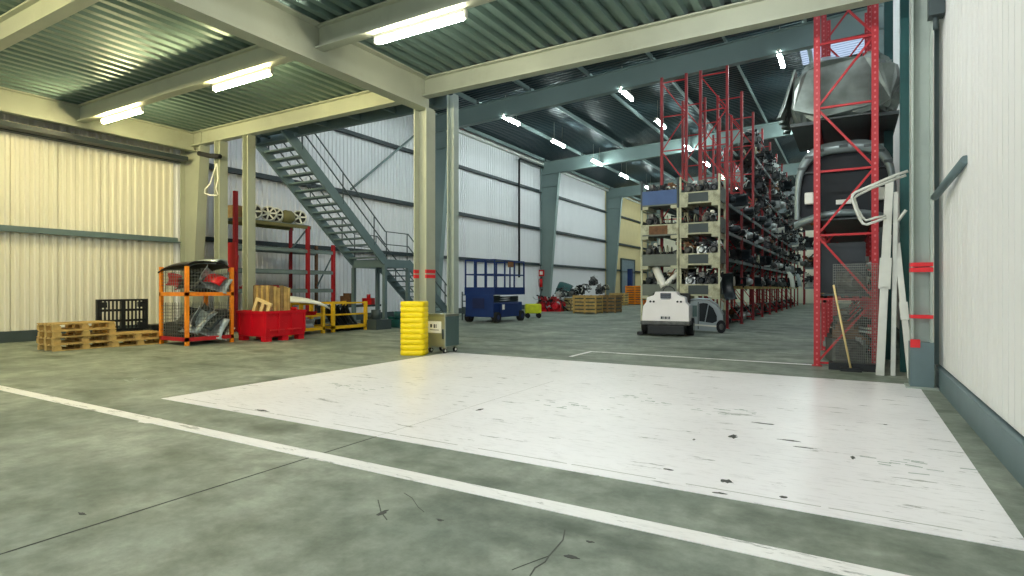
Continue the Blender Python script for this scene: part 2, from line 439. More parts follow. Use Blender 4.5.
for i in range(56): put('wall_panel', rp, wr, (XR, Y0 + i * 1.2, 0))
struct(MB().box(XR - 0.05, XR + 0.05, Y0, Y1, 0, 0.28).build('baseboard_right', 'stair_grey'), 'grey steel kick strip along the right wall', 'baseboard')
wb = struct(MB().box(XL - 0.25, XR + 0.25, Y1, Y1 + 0.25, 0, 10.8).build('wall_back', 'wall_cream'), 'pale cream end wall far down the aisle', 'wall')
bp = MB().box(0.005, 0.995, -0.04, 0, 0.2, 9.85).box(0.3, 0.34, -0.06, -0.04, 0.2, 9.85).box(0.65, 0.69, -0.06, -0.04, 0.2, 9.85).mesh('wall_panel', 'wall_cream')
for i in range(19): put('wall_panel', bp, wb, (XL + i, Y1, 0))
# steel door far down the left wall
d1 = struct(bpy.data.objects.new('door_1', None), 'blue grey steel double door at the far end of the left wall', 'door'); C.objects.link(d1); d1.location = (XL + 0.06, 51.6, 0)
MB().box(0, .08, -1.75, -0.02, 0.05, 3.9).build('door_leaf', 'door_blue_grey', d1)
MB().box(0, .08, 0.02, 1.75, 0.05, 3.9).build('door_leaf', 'door_blue_grey', d1)
MB().box(0, .12, -1.9, 1.9, 3.9, 4.05).box(0, .12, -1.9, -1.75, 0, 3.9).box(0, .12, 1.75, 1.9, 0, 3.9).build('door_frame', 'steel_dark', d1)

# ------------------------------------------------------------------ roof
SL = math.atan(0.045)
rf = struct(bpy.data.objects.new('ceiling', None), 'dark grey corrugated steel roof above the racks', 'ceiling'); C.objects.link(rf)
def rz_(x): return roofz(x) + 1.05
def roof_sheet(x0, x1, mt):
    mb = MB(); pitch = .25; prof = []
    for i in range(4):
        a = i * pitch; prof += [(a, 0), (a + .11, 0), (a + .15, .06), (a + .21, .06)]
    prof.append((1.0, 0))
    rings = [[(x, a, rz_(x) + h) for a, h in prof] for x in (x0, x1)]
    mb.loft(rings, caps=False, smooth=False, openring=True)
    return mb.mesh('roof_sheet', mt)
rsA = roof_sheet(XL - .2, -1.75, 'roof_steel'); rsB = roof_sheet(-1.75, XR + .2, 'roof_steel'); rsS = roof_sheet(-1.75, XR + .2, 'skylight_sheet')
for y in range(10, 58):
    put('roof_sheet', rsA, rf, (0, y, 0))
    if 13 <= y < 21 or 23 <= y < 27: put('skylight_sheet', rsS, rf, (0, y, 0))
    else: put('roof_sheet', rsB, rf, (0, y, 0))
for x in (-17.6, -15.0, -12.2, -9.4, -6.7, -4.0, -1.4, 0.8):
    for (a, b) in ((10.4, 22.2), (22.4, 34.2), (34.4, 46.2), (46.4, 57.5)):
        z = rz_(x) - .12
        MB().bar((x, a, z), (x, b, z), .02, .22).box(x, x + .09, a, b, z - .115, z - .095).box(x - .09, x, a, b, z + .09, z + .11).build('purlin', 'rafter_grey', rf)

FN = ['nearest the stairs', 'over the front of the parts racks', 'behind the blue scissor lift', 'fourth down the hall', 'against the end wall']
for i, y in enumerate(FRAMES):
    t = thing('portal_frame', 'grey tapered steel portal frame ' + FN[i], 'steel frame', (0, y, 0))
    c = MB(); zt = 9.0
    c.prism([(XL + .1, 0), (XL + .65, 0), (XL + 1.35, zt - .9), (XL + 1.45, roofz(XL + 1.45) - .02), (XL + .1, roofz(XL + .1) - .02)], 'y', -.015, .015)
    c.bar((XL + .65, 0, 0), (XL + 1.35, 0, zt - .9), .30, .04, (1, 0, 0)); c.bar((XL + 1.35, 0, zt - .9), (XL + 1.45, 0, zt), .30, .04, (1, 0, 0))
    c.box(XL + .09, XL + .13, -.15, .15, 0, zt + .8)
    c.box(XL + .1, XL + 1.36, -.15, .15, zt - .92, zt - .88)
    c.build('column', 'rafter_grey' if i else 'steel_cream', t)  # nearest column cream: yellow lamp light put into its colour
    r = MB(); x0, x1 = XL + .14, XR - .1
    r.prism([(x0, roofz(x0)), (x1, roofz(x1)), (x1, roofz(x1) + .8), (x0, roofz(x0) + .8)], 'y', -.015, .015)
    for dz in (0, .8): r.bar((x0, 0, roofz(x0) + dz), (x1, 0, roofz(x1) + dz), .3, .035)
    r.build('rafter', 'rafter_grey', t)
    if i: MB().box(XR - .36, XR - .06, -.15, -.12, 0, roofz(XR)).box(XR - .36, XR - .06, .12, .15, 0, roofz(XR)).box(XR - .22, XR - .2, -.12, .12, 0, roofz(XR)).build('column', 'rafter_grey', t)

# wall bracing and downpipe
tag(MB().cyl((XL + .32, 17.0, 5.4), (XL + .32, 21.6, 9.0), .05, 8).build('wall_brace', 'rafter_grey'), 'thin grey diagonal brace on the left wall behind the stairs', 'brace')
yp = xy(516.5, XL + .15)
tag(MB().tube([(XL + .34, yp + 3.2, 9.35), (XL + .34, yp + .1, 9.35), (XL + .34, yp, 9.25), (XL + .34, yp, 2.0)], .07, 8).build('downpipe', 'black_plastic'), 'black downpipe running down the white wall above the blue lift', 'pipe')
tag(MB().box(XL + .1, XL + .28, 22.5, 57, 9.55, 9.68).build('gutter_rail', 'pale_steel'), 'pale rail along the top of the left wall under the roof', 'rail')

# ------------------------------------------------------------------ mezzanine
MZ = 6.08         # underside of the deck
MYE = 10.2
JO = [10.2, 7.2, 4.2, 1.2, -1.8, -4.8]
XB = -8.30        # main beam line along the hall
mz = struct(bpy.data.objects.new('ceiling_mezzanine', None), 'corrugated steel deck of the mezzanine overhead', 'ceiling'); C.objects.link(mz)
def deck(width, length):
    mb = MB(); prof = []
    n = int(round(width / .3))
    for i in range(n):
        a = i * .3; prof += [(a, .0), (a + .12, .0), (a + .16, .085), (a + .26, .085)]
    prof.append((width, .0))
    mb.loft([[(a, y, h) for a, h in prof] for y in (0, length)], caps=False, smooth=False, openring=True)
    return mb.mesh('deck_sheet', 'deck_steel')
dm = deck(.9, 3.0)
for j in range(len(JO) - 1):
    for i in range(21):
        put('deck_sheet', dm, mz, (XL + .1 + i * .9, JO[j + 1], MZ))
MB().box(XL, XR, JO[-1], MYE + .15, MZ + .10, MZ + .16).build('deck_topping', 'steel_dark', mz)
JN = ['front edge', 'second joist line', 'third joist line', 'fourth joist line', 'fifth joist line', 'sixth joist line']
for j, y in enumerate(JO):
    for s, (a, b) in enumerate(((XL + .6, XB - .02), (XB + .02, XR - .15))):
        d = .42
        mb = hbeam(MB(), (a, 0, MZ - d / 2 - .01), (b, 0, MZ - d / 2 - .01), d, .20 if j else .22)
        tag(mb.build('steel_joist', 'steel_cream', None, (0, y, 0)), 'pale steel cross beam of the mezzanine, %s, %s the long girder' % (JN[j], 'left of' if s == 0 else 'right of'), 'beam', 'mezzanine cross beams')
tag(hbeam(MB(), (XB, JO[-1], MZ - .36), (XB, MYE + .15, MZ - .36), .72, .30).build('steel_girder', 'steel_cream'), 'deep pale steel girder running along the hall to the central column', 'beam')
tag(hbeam(MB(), (XL + .75, JO[-1], MZ - .3), (XL + .75, MYE, MZ - .3), .56, .26).build('steel_girder', 'steel_cream'), 'steel edge girder of the mezzanine along the cream left wall', 'beam')
lb = thing('stair_edge_beam', 'dark steel edge beam with stub joists behind the mezzanine front, above the stairs', 'beam', (0, 11.35, 0))
MB().bar((-16.2, 0, 5.92), (XB - .2, 0, 5.92), .12, .26).build('beam', 'stair_grey', lb)
for k in range(6): MB().box(-15.2 + k * 1.25, -15.12 + k * 1.25, -1.0, -.06, 5.86, 6.0).build('stub', 'stair_grey', lb)
MB().box(-13.9, XB - .2, -1.0, 0, 6.06, 6.12).build('deck_plate', 'steel_dark', lb)

def hcolumn(name, label, x, y, z1, d, w, mt, bands=(), base=None, upx=(1, 0, 0)):
    t = thing(name, label, 'column', (x, y, 0))
    hbeam(MB(), (0, 0, 0.02), (0, 0, z1), d, w, .028, .02, upx).build('shaft', mt, t)
    MB().box(-d / 2 - .06, d / 2 + .06, -w / 2 - .06, w / 2 + .06, 0, .025).build('base_plate', mt, t)
    for (a, b) in bands:
        MB().box(-d / 2 - .004, -d / 2 + .031, -w / 2 - .004, w / 2 + .004, a, b).box(d / 2 - .031, d / 2 + .004, -w / 2 - .004, w / 2 + .004, a, b).build('red_band', 'band_red', t)
    if base:
        MB().box(-d / 2 - .012, d / 2 + .012, -w / 2 - .012, w / 2 + .012, .026, base).build('base_guard', 'stair_grey', t)
    return t
hcolumn('steel_column', 'thick pale steel column with red bands behind the yellow ribbed guard', XB, 10.2, MZ - .72, .36, .32, 'steel_cream', ((1.57, 1.65), (1.68, 1.76)))
hcolumn('steel_column', 'slimmer grey steel column rising behind the stainless trolley', yx(452.8, 11.25), 11.25, 6.0, .20, .20, 'steel_grey')
hcolumn('steel_column', 'pale steel column beside the red shelf, behind the red plastic bin', yx(249, 10.25), 10.25, MZ - .42, .24, .24, 'steel_cream')
hcolumn('steel_column', 'pale steel column behind the orange cage, with a white cable loop', yx(221, 10.25), 10.25, MZ - .42, .26, .26, 'steel_cream')
rc = hcolumn('steel_column', 'grey steel column with two red stripes against the right wall', .815, 9.55, 9.3, .24, .24, 'steel_grey', (), .62)
for v0, v1 in ((262.5, 266.5), (267.5, 272), (315, 318.5)):
    z1, z0 = zz(v0, .74, 9.4), zz(v1, .74, 9.4)
    MB().box(-.125, .125, -.125, .125, z0, z1).build('red_band', 'band_red', rc)
MB().box(-.13, -.02, -.14, -.133, .55, .66).build('red_mark', 'band_red', rc)
cl = MB()
a = [(yx(u, 10.0), 10.06, zz(v, yx(u, 10.0), 10.0)) for u, v in ((214.5, 163), (211, 175), (208, 184), (203, 189), (203, 193), (208, 195), (215, 195))]
b = [(yx(u, 10.0), 10.09, zz(v, yx(u, 10.0), 10.0)) for u, v in ((214, 163), (215, 178), (213, 188), (215, 194))]
tag(cl.tube(a, .018, 6).tube(b, .018, 6).build('cable', 'paper'), 'white cable looped between the wall column and the pale column', 'cable')
ct = thing('cable_tray', 'dark cable tray high along the cream left wall under the mezzanine', 'cable tray', (XL + .45, 0, 0))
MB().box(-.15, .15, Y0, 10.1, 5.22, 5.26).box(-.17, -.15, Y0, 10.1, 5.22, 5.34).box(.15, .17, Y0, 10.1, 5.22, 5.34).build('tray', 'girt_dark', ct)
MB().tube([(0, Y0, 5.3), (0.03, 2, 5.31), (-.02, 6, 5.3), (0, 10.0, 5.3)], .06, 8).build('cable_bundle', 'rubber', ct)
tag(MB().tube([(XL + 1.5, 9.9, 5.3), (XL + 1.9, 10.0, 5.2), (XL + 2.3, 10.05, 5.15)], .07, 8).build('cable', 'rubber'), 'thick black cable crossing the wall column under the mezzanine', 'cable')
tag(MB().tube([(XL + 1.75, 10.35, 5.2), (XL + 1.75, 10.35, 0.0)], .08, 10).build('downpipe', 'black_plastic'), 'black vertical pipe between the tapered wall column and the pale column', 'pipe')

# ------------------------------------------------------------------ lamps
def lamp_proto(kind, length, r):
    t = thing('tube_lamp', '', 'lamp')
    MB().box(-length / 2, length / 2, -r * .8, r * .8, 0.0, .06).build('housing', 'lamp_housing', t)
    rings = []
    for x, k in ((-length / 2 - .02, .5), (-length / 2 + .03, 1), (length / 2 - .03, 1), (length / 2 + .02, .5)):
        rings.append([(x, math.cos(2 * math.pi * j / 12) * r * k, -r * .95 + math.sin(2 * math.pi * j / 12) * r * k) for j in range(12)])
    MB().loft(rings).build('diffuser', kind, t)
    MB().box(-length / 2 - .05, -length / 2 - .015, -r * .6, r * .6, -r * 1.5, .05).build('end_cap', 'lamp_housing', t)
    MB().box(length / 2 + .015, length / 2 + .05, -r * .6, r * .6, -r * 1.5, .05).build('end_cap', 'lamp_housing', t)
    return t
ml = lamp_proto('mezz_tube', 1.8, .052); first = True
LN = {-15.35: 'leftmost, near the cream wall', -10.65: 'just left of the long girder', -6.05: 'just right of the long girder', -1.4: 'rightmost'}
mp_ = lamp_proto('plain_tube', 1.8, .052); first2 = True
for y, rn in ((7.28, 'on the second joist line'), (1.28, 'added unseen, fourth joist line')):  # fourth-joist row is added out of view to light the foreground
    for x in (-15.35, -10.65, -6.05, -1.4):
        lab = 'tube lamp under the mezzanine %s, %s' % (rn, LN[x])
        loc = (x, y, MZ - .43 - .062)
        if x > -2 or (y < 5 and x > -7):
            if first2: mp_.location = loc; mp_['label'] = lab; mp_['group'] = 'mezzanine tube lamps'; first2 = False
            else: dup(mp_, loc, 0, lab, 'mezzanine tube lamps')
        elif x > -7:
            ms_ = lamp_proto('semi_tube', 1.8, .052); ms_.location = loc; ms_['label'] = lab; ms_['group'] = 'mezzanine tube lamps'
        elif first: ml.location = loc; ml['label'] = lab; ml['group'] = 'mezzanine tube lamps'; first = False
        else: dup(ml, loc, 0, lab, 'mezzanine tube lamps')
rl = lamp_proto('roof_tube', 1.5, .075); first = True
for x, rn in ((-13.6, 'nearest the left wall'), (-8.05, 'along the hall centre'), (-2.2, 'above the right aisle')):
    for k, y in enumerate((17.2, 23.0, 28.0, 33.4, 38.4, 44.0, 50.0, 55.0)):
        lab = 'cool tube lamp under the roof, row %s, %s from front' % (rn, ORD[k])
        loc = (x, y, roofz(x) + .10)
        if first: rl.location = loc; rl.rotation_euler = (0, 0, math.pi / 2); rl['label'] = lab; rl['group'] = 'roof tube lamps'; o = rl; first = False
        else: o = dup(rl, loc, math.pi / 2, lab, 'roof tube lamps')
        dz = rz_(x) - loc[2] - .06
        for e in (-.5, .5): MB().box(e - .01, e + .01, -.01, .01, .06, dz + .06).build('hanger', 'lamp_housing', o)

# ------------------------------------------------------------------ stairs
st = thing('staircase', 'grey steel staircase with open treads going down from the mezzanine', 'staircase')
SX0, SX1 = -15.6, -14.1
def flight(y0, z0, y1, z1, n):
    for x in (SX0, SX1):
        MB().bar((x, y0, z0 - .05), (x, y1, z1 - .05), .07, .30).build('stringer', 'stair_grey', st)
    for i in range(n):
        f = (i + .5) / n; y = y0 + (y1 - y0) * f; z = z0 + (z1 - z0) * f
        MB().box(SX0 + .04, SX1 - .04, y - .14, y + .14, z - .03, z + .015).build('tread', 'stair_grey', st)
flight(10.95, 6.05, 15.15, 2.33, 18)
flight(16.35, 2.33, 19.2, 0.08, 11)
MB().box(SX0 - .04, SX1 + .04, 15.10, 15.18, 2.08, 2.36).box(SX0 - .04, SX1 + .04, 16.32, 16.4, 2.08, 2.36).box(SX0 - .04, SX0 + .04, 15.18, 16.32, 2.08, 2.36).box(SX1 - .04, SX1 + .04, 15.18, 16.32, 2.08, 2.36).build('landing_frame', 'stair_grey', st)
MB().box(SX0 + .04, SX1 - .04, 15.18, 16.32, 2.28, 2.34).build('landing_plate', 'stair_grey', st)
for x in (SX0, SX1):
    for y in (15.14, 16.36): MB().box(x - .06, x + .06, y - .06, y + .06, 0, 2.08).build('landing_post', 'stair_grey', st)
for x in (SX0 - .02, SX1 + .02):
    for h in (1.0, .55):
        MB().tube([(x, 10.95, 6.05 + h), (x, 15.15, 2.33 + h), (x, 16.35, 2.33 + h), (x, 19.2, .08 + h)], .022, 6).build('handrail', 'steel_dark', st)
    for y in (11.6, 13.2, 14.6, 15.2, 16.3, 17.4, 18.6):
        z = 6.05 + (2.33 - 6.05) * (y - 10.95) / 4.2 if y < 15.15 else (2.33 if y < 16.35 else 2.33 - 2.25 * (y - 16.35) / 2.85)
        MB().cyl((x, y, z), (x, y, z + 1.0), .02, 6).build('baluster', 'steel_dark', st)

# ------------------------------------------------------------------ wooden pallets
def pallet_proto(mt='wood_pallet', name='wooden_pallet'):
    t = thing(name, '', 'pallet', group='wooden pallets')
    tb = MB().box(-.6, .6, -.05, .05, 0, .022).mesh('board', mt)
    cb = MB().box(-.05, .05, -.4, .4, 0, .022).mesh('board', mt)
    bl = MB().box(-.07, .07, -.05, .05, 0, .078).mesh('block', mt)
    for y in (-.35, 0, .35): put('bottom_board', tb, t, (0, y, 0))
    for x in (-.53, 0, .53):
        for y in (-.35, 0, .35): put('block', bl, t, (x, y, .022))
        put('cross_board', cb, t, (x, 0, .10))
    for y in (-.35, -.175, 0, .175, .35): put('top_board', tb, t, (0, y, .122))
    return t
PAL = pallet_proto()
pal_used = [False]
def pallet(x, y, z, rz, label, group='wooden pallets', rot=None):
    if not pal_used[0]:
        pal_used[0] = True; PAL.location = (x, y, z); PAL.rotation_euler = rot if rot else (0, 0, rz); PAL['label'] = label; PAL['group'] = group; return PAL
    return dup(PAL, (x, y, z), rz, label, group, rot)
H = math.pi / 2
for k in range(4):
    pallet(-15.0 + random.Random(k).uniform(-.03, .03), 6.2, k * .145, H + random.Random(k + 9).uniform(-.05, .05), 'wooden pallet, %s from the floor in the stack at the left edge' % ORD[k], 'stack of wooden pallets at the left')
pallet(-14.85, 7.3, 0.0, H * .96, 'lower wooden pallet of the pair between the pallet stack and orange cage')
pallet(-14.9, 7.25, 0.145, H * .98, 'upper wooden pallet of the pair between the pallet stack and orange cage')
PY_ = xy(121, -16.3)
pallet(-16.35, PY_, 0.0, H, 'wooden pallet lying under the upright black plastic pallets')
# black plastic pallets standing against the wall
def plastic_pallet(loc, rot, label):
    t = thing('plastic_pallet', label, 'pallet', group='black plastic pallets'); t.location = loc; t.rotation_euler = rot
    mb = MB().box(-.6, .6, -.05, .05, 0, .05).box(-.6, .6, -.05, .05, .75, .8).box(-.6, -.54, -.05, .05, .05, .75).box(.54, .6, -.05, .05, .05, .75)
    mb.box(-.05, .05, -.05, .05, .05, .75).build('frame', 'black_plastic', t)
    for k in range(12):
        x = -.5 + k * .091
        if abs(x) < .05: continue
        MB().box(x - .016, x + .016, -.02, .02, .05, .75).build('slat', 'black_plastic', t)
    for z in (.25, .52):
        MB().box(-.54, .54, -.045, -.03, z - .03, z + .03).build('cross_rib', 'black_plastic', t)
    for x in (-.46, .46):
        for z in (.12, .66): MB().box(x - .08, x + .08, -.05, .05, z - .07, z + .07).build('foot', 'black_plastic', t)
    return t
plastic_pallet((-16.22, PY_, .262), (0.0, 0, H), 'black plastic pallet standing on edge, the front one by the cream wall')
plastic_pallet((-16.75, PY_ + .05, .20), (H, 0, H), 'black plastic pallet lying flat below the upright one')
tag(MB().box(-.3, .3, -.5, .5, 0, .08).box(-.25, .25, -.45, .45, .08, .34).build('black_crate', 'black_plastic', None, (-16.7, 9.0, 0)), 'low black crate on the floor beside the orange cage', 'crate')

# ------------------------------------------------------------------ cages (stillages)
def wire_panel(mb, p0, ax, L, z0, z1, step=.075, r=.004):
    p0 = Vector(p0); ax = Vector(ax)
    n = int(L / step)
    for i in range(1, n):
        a = p0 + ax * (i * L / n); mb.bar((a.x, a.y, z0), (a.x, a.y, z1), r * 2, r * 2)
    n = int((z1 - z0) / step)
    for i in range(1, n):
        z = z0 + (z1 - z0) * i / n; a = p0; b = p0 + ax * L; mb.bar((a.x, a.y, z), (b.x, b.y, z), r * 2, r * 2)
    return mb
def cage(name, label, x0, x1, y0, y1, z0, h, mt, mt_low=None, mesh=True, post=.09, group='steel mesh cages'):
    cx, cy = (x0 + x1) / 2, (y0 + y1) / 2; w, l = (x1 - x0) / 2, (y1 - y0) / 2
    t = thing(name, label, 'cage', (cx, cy, z0), 0, group)
    p = post / 2
    for sx in (-1, 1):
        for sy in (-1, 1):
            MB().box(sx * (w - p) - p, sx * (w - p) + p, sy * (l - p) - p, sy * (l - p) + p, 0, h).build('corner_post', mt, t)
    b = mt_low or mt
    MB().box(-w, w, -l, -l + .05, .10, .19).box(-w, w, l - .05, l, .10, .19).box(-w, -w + .05, -l + .05, l - .05, .10, .19).box(w - .05, w, -l + .05, l - .05, .10, .19).build('base_rail', b, t)
    MB().box(-w + .05, w - .05, -l + .05, l - .05, .14, .17).build('base_plate', 'steel_dark', t)
    if mesh:
        for nm, p0, ax, L in (('mesh_panel', (w - .03, -l + post, 0), (0, 1, 0), 2 * l - 2 * post), ('mesh_panel', (-w + .03, -l + post, 0), (0, 1, 0), 2 * l - 2 * post),
                              ('mesh_panel', (-w + post, -l + .03, 0), (1, 0, 0), 2 * w - 2 * post), ('mesh_panel', (-w + post, l - .03, 0), (1, 0, 0), 2 * w - 2 * post)):
            mb = wire_panel(MB(), p0, ax, L, .19, h - .06); mb.build(nm, 'wire_grey', t)
    else:
        for z in (h * .55, h - .06):
            MB().box(w - .05, w, -l + post, l - post, z, z + .05).build('side_rail', mt, t)
            MB().box(-w, -w + .05, -l + post, l - post, z, z + .05).build('side_rail', mt, t)
            MB().box(-w + post, w - post, -l, -l + .05, z, z + .05).build('side_rail', mt, t)
    return t
cx0, cx1, cy0, cy1 = -14.45, -13.3, 7.68, 8.88
cage('mesh_cage', 'orange mesh cage with red base, lower one of the pair near the left wall', cx0, cx1, cy0, cy1, 0, 1.06, 'orange_steel', 'red_rack', True, .075)
cage('mesh_cage', 'orange mesh cage stacked on top, filled with bumpers under a dark sheet', cx0, cx1, cy0, cy1, 1.06, .80, 'orange_steel', None, True, .075)

# curved automotive panels
def bumper_mesh(L, h, bow, mt, name='car_bumper'):
    mb = MB(); rings = []
    n = 13
    for i in range(n):
        s = -1 + 2 * i / (n - 1); x = s * L / 2; y = -bow * s * s - .10 * abs(s) ** 6
        prof = [(-.02, 0), (.10, .02), (.14, h * .35), (.12, h * .6), (.07, h * .8), (.06, h), (.03, h), (.04, h * .78), (.09, h * .58), (.11, h * .36), (.08, .05), (-.02, .03)]
        rings.append([(x, y + a, b) for a, b in prof])
    mb.loft(rings); return mb.mesh(name, mt)
def hood_mesh(L, W, arch, mt, name='car_hood', th=.03):
    mb = MB(); n, k = 9, 9
    top = []; bot = []
    for i in range(n):
        s = i / (n - 1); row = []; row2 = []
        for j in range(k):
            q = -1 + 2 * j / (k - 1)
            w = W * (.86 + .14 * s)
            z = arch * (1 - s * s * .9) * 1 - .06 * q * q - .05 * abs(q) ** 8 - .10 * s ** 6
            row.append((q * w / 2, -L / 2 + s * L, z)); row2.append((q * w / 2 * .985, (-L / 2 + s * L) * .985, z - th))
        top.append(row); bot.append(row2)
    rings = [top[i] + bot[i][::-1] for i in range(n)]
    mb.loft(rings); return mb.mesh(name, mt)
BUMP = {m_: bumper_mesh(1.05, .45, .30, m_) for m_ in ('car_silver', 'car_dark', 'car_red', 'car_white', 'black_plastic')}
def place(me, name, label, cat, loc, rot, group=None, sc=None):
    o = put(name, me, None, loc, 0, rot)
    if sc: o.scale = sc if isinstance(sc, tuple) else (sc,) * 3
    return tag(o, label, cat, group)
place(BUMP['car_silver'], 'car_bumper', 'pale grey car bumper leaning in the lower orange cage, nearest the corner', 'bumper', (-13.50, 8.1, .27), (0, .45, H), 'bumpers in the orange cages', (.8, .8, 1.2))
place(BUMP['car_dark'], 'car_bumper', 'dark car bumper in the lower orange cage, in the middle', 'bumper', (-13.68, 8.3, .27), (0, .45, H), 'bumpers in the orange cages', (.8, .8, 1.4))
place(BUMP['car_white'], 'car_bumper', 'white car bumper slanting in the lower orange cage', 'bumper', (-13.62, 8.42, .30), (0, .75, H), 'bumpers in the orange cages', (.7, .7, .9))
place(BUMP['black_plastic'], 'car_bumper', 'black car bumper at the back of the lower orange cage', 'bumper', (-14.0, 8.3, .26), (0, .2, H), 'bumpers in the orange cages', (.9, .9, 1.3))
place(BUMP['car_silver'], 'car_bumper', 'silver car bumper slanting in the upper orange cage', 'bumper', (-13.5, 8.3, 1.38), (0, .5, H), 'bumpers in the orange cages', (.7, .7, .9))
place(hood_mesh(.34, .5, .08, 'car_red', 'car_fender'), 'car_fender', 'bright red fender piece in the upper orange cage', 'fender', (-13.44, 8.42, 1.60), (1.0, .2, .6), 'bumpers in the orange cages')
place(BUMP['car_dark'], 'car_bumper', 'dark car bumper behind the red one in the upper orange cage', 'bumper', (-13.8, 8.2, 1.26), (0, .15, H), 'bumpers in the orange cages', (.85, .85, 1.1))
place(BUMP['car_red'], 'car_bumper', 'small red bumper piece at the left end of the upper orange cage', 'bumper', (-14.1, 7.95, 1.36), (0, .3, 0), 'bumpers in the orange cages', (.4, .5, .7))
HD = hood_mesh(1.15, 1.25, .10, 'black_plastic')
place(HD, 'car_hood', 'black car hood laid as a lid over the upper orange cage', 'hood', (-13.87, 8.25, 1.90), (0, .05, H), None, (.95, 1.0, 1))
place(hood_mesh(.8, .5, .06, 'car_silver'), 'car_hood', 'small pale panel lying on the black lid of the orange cage', 'hood', (-13.75, 8.5, 2.02), (.05, .05, H * 1.2))
PN = hood_mesh(.95, .8, .12, 'car_silver', 'car_fender'); PD = hood_mesh(.95, .8, .12, 'car_dark', 'car_fender')
for k, (me, x, y, z, a) in enumerate(((PN, -13.72, 8.15, .55, .85), (PD, -13.62, 8.45, .60, .75), (PN, -13.85, 8.55, .62, .65), (PD, -14.1, 8.2, .6, .8))):
    place(me, 'car_fender', '%s curved panel leaning in the lower orange cage, %s from the front' % ('silver' if k % 2 == 0 else 'dark', ORD[k]), 'fender', (x, y, z), (a, 0, .3), 'panels in the orange cages', (.85, .85, .85))
for k, (me, x, y, z, a) in enumerate(((PD, -13.78, 8.1, 1.55, .9), (PN, -13.7, 8.5, 1.52, .75), (PD, -14.05, 8.35, 1.55, .8))):
    place(me, 'car_fender', '%s curved panel leaning in the upper orange cage, %s from the front' % ('silver' if k % 2 else 'dark', ORD[k]), 'fender', (x, y, z), (a, 0, .3), 'panels in the orange cages', (.8, .68, .8))
bx = thing('slatted_box', 'dark slatted crate inside the lower orange cage at its left end', 'crate', (-14.05, 7.95, .17))
for k in range(5): MB().box(-.28, .28, -.2, .2, k * .075, k * .075 + .06).build('slat', 'black_plastic', bx)

# ------------------------------------------------------------------ red plastic bin with timber
rb = thing('pallet_box', 'bright red plastic pallet box filled with timber crates', 'box', (-13.13, 9.85, 0))
w, l = .55, .60
def binwall():
    o = MB()
    o.box(-w, w, -l, -l + .04, .12, .76).box(-w, w, l - .04, l, .12, .76).box(-w, -w + .04, -l + .04, l - .04, .12, .76).box(w - .04, w, -l + .04, l - .04, .12, .76).box(-w + .04, w - .04, -l + .04, l - .04, .12, .16)
    return o
bevel(binwall().build('body', 'red_plastic', rb), .015)
MB().box(-w - .03, w + .03, -l - .03, -l, .70, .77).box(-w - .03, w + .03, l, l + .03, .70, .77).box(-w - .03, -w, -l, l, .70, .77).box(w, w + .03, -l, l, .70, .77).build('rim', 'red_plastic', rb)
for y in (-.58, -.2, .2, .58): MB().box(w, w + .022, y - .03, y + .03, .2, .70).build('rib', 'red_plastic', rb)
for x in (-.52, 0, .52): MB().box(x - .03, x + .03, -l - .022, -l, .2, .70).build('rib', 'red_plastic', rb)
for y0_, y1_ in ((-.5, -.05), (.05, .5)): MB().box(w, w + .025, y0_, y1_, .27, .30).build('moulded_bar', 'band_red', rb)
for x in (-.45, .45):
    for y in (-.5, 0, .5): MB().box(x - .09, x + .09, y - .09, y + .09, 0, .12).build('foot', 'red_plastic', rb)
wc = thing('wooden_crate', 'upright wooden crate of brown boards in the red box', 'crate', (-13.2, 9.95, .30))
for k in range(6): MB().box(-.34 + k * .105, -.25 + k * .105, -.36, -.335, 0, 1.12).build('plank', 'wood_pallet' if k % 2 else 'wood_dark', wc)
for k in range(6): MB().box(.32, .345, -.36 + k * .105, -.27 + k * .105, 0, 1.12 - .03 * (k % 3)).build('plank', 'wood_pallet' if k % 3 else 'wood_dark', wc)
for k in range(6): MB().box(-.345, -.32, -.36 + k * .105, -.27 + k * .105, 0, 1.1).build('plank', 'wood_dark', wc)
MB().box(-.30, .30, -.33, .25, .95, .99).build('lid', 'wood_pallet', wc)
wf = thing('pallet_fragment', 'small pale slatted wooden piece leaning on the crate in the red box', 'wood', (-13.22, 9.48, .46)); wf.rotation_euler = (-.12, .3, .12)
MB().box(-.28, .28, -.03, .03, .52, .60).build('rail', 'wood_light', wf)
for x in (-.24, .0, .22): MB().box(x - .045, x + .045, -.02, .02, 0, .52).build('slat', 'wood_light', wf)
for k in range(3):
    place(MB().box(-.03, .03, -.02, .02, 0, 1.1).mesh('plank', 'wood_light'), 'plank', 'thin wooden batten sticking up at the back of the red box, %s from the left' % ORD[k], 'plank', (-13.35 + k * .16, 10.36 - k * .015, .2), (.05, .1 - k * .12, 0), 'battens in the red box')
place(BUMP['car_red'], 'car_bumper', 'orange red plastic piece poking out of the red box under the white hood', 'bumper', (-12.85, 10.3, .66), (0, 0, .4), None, (.4, .6, .4))

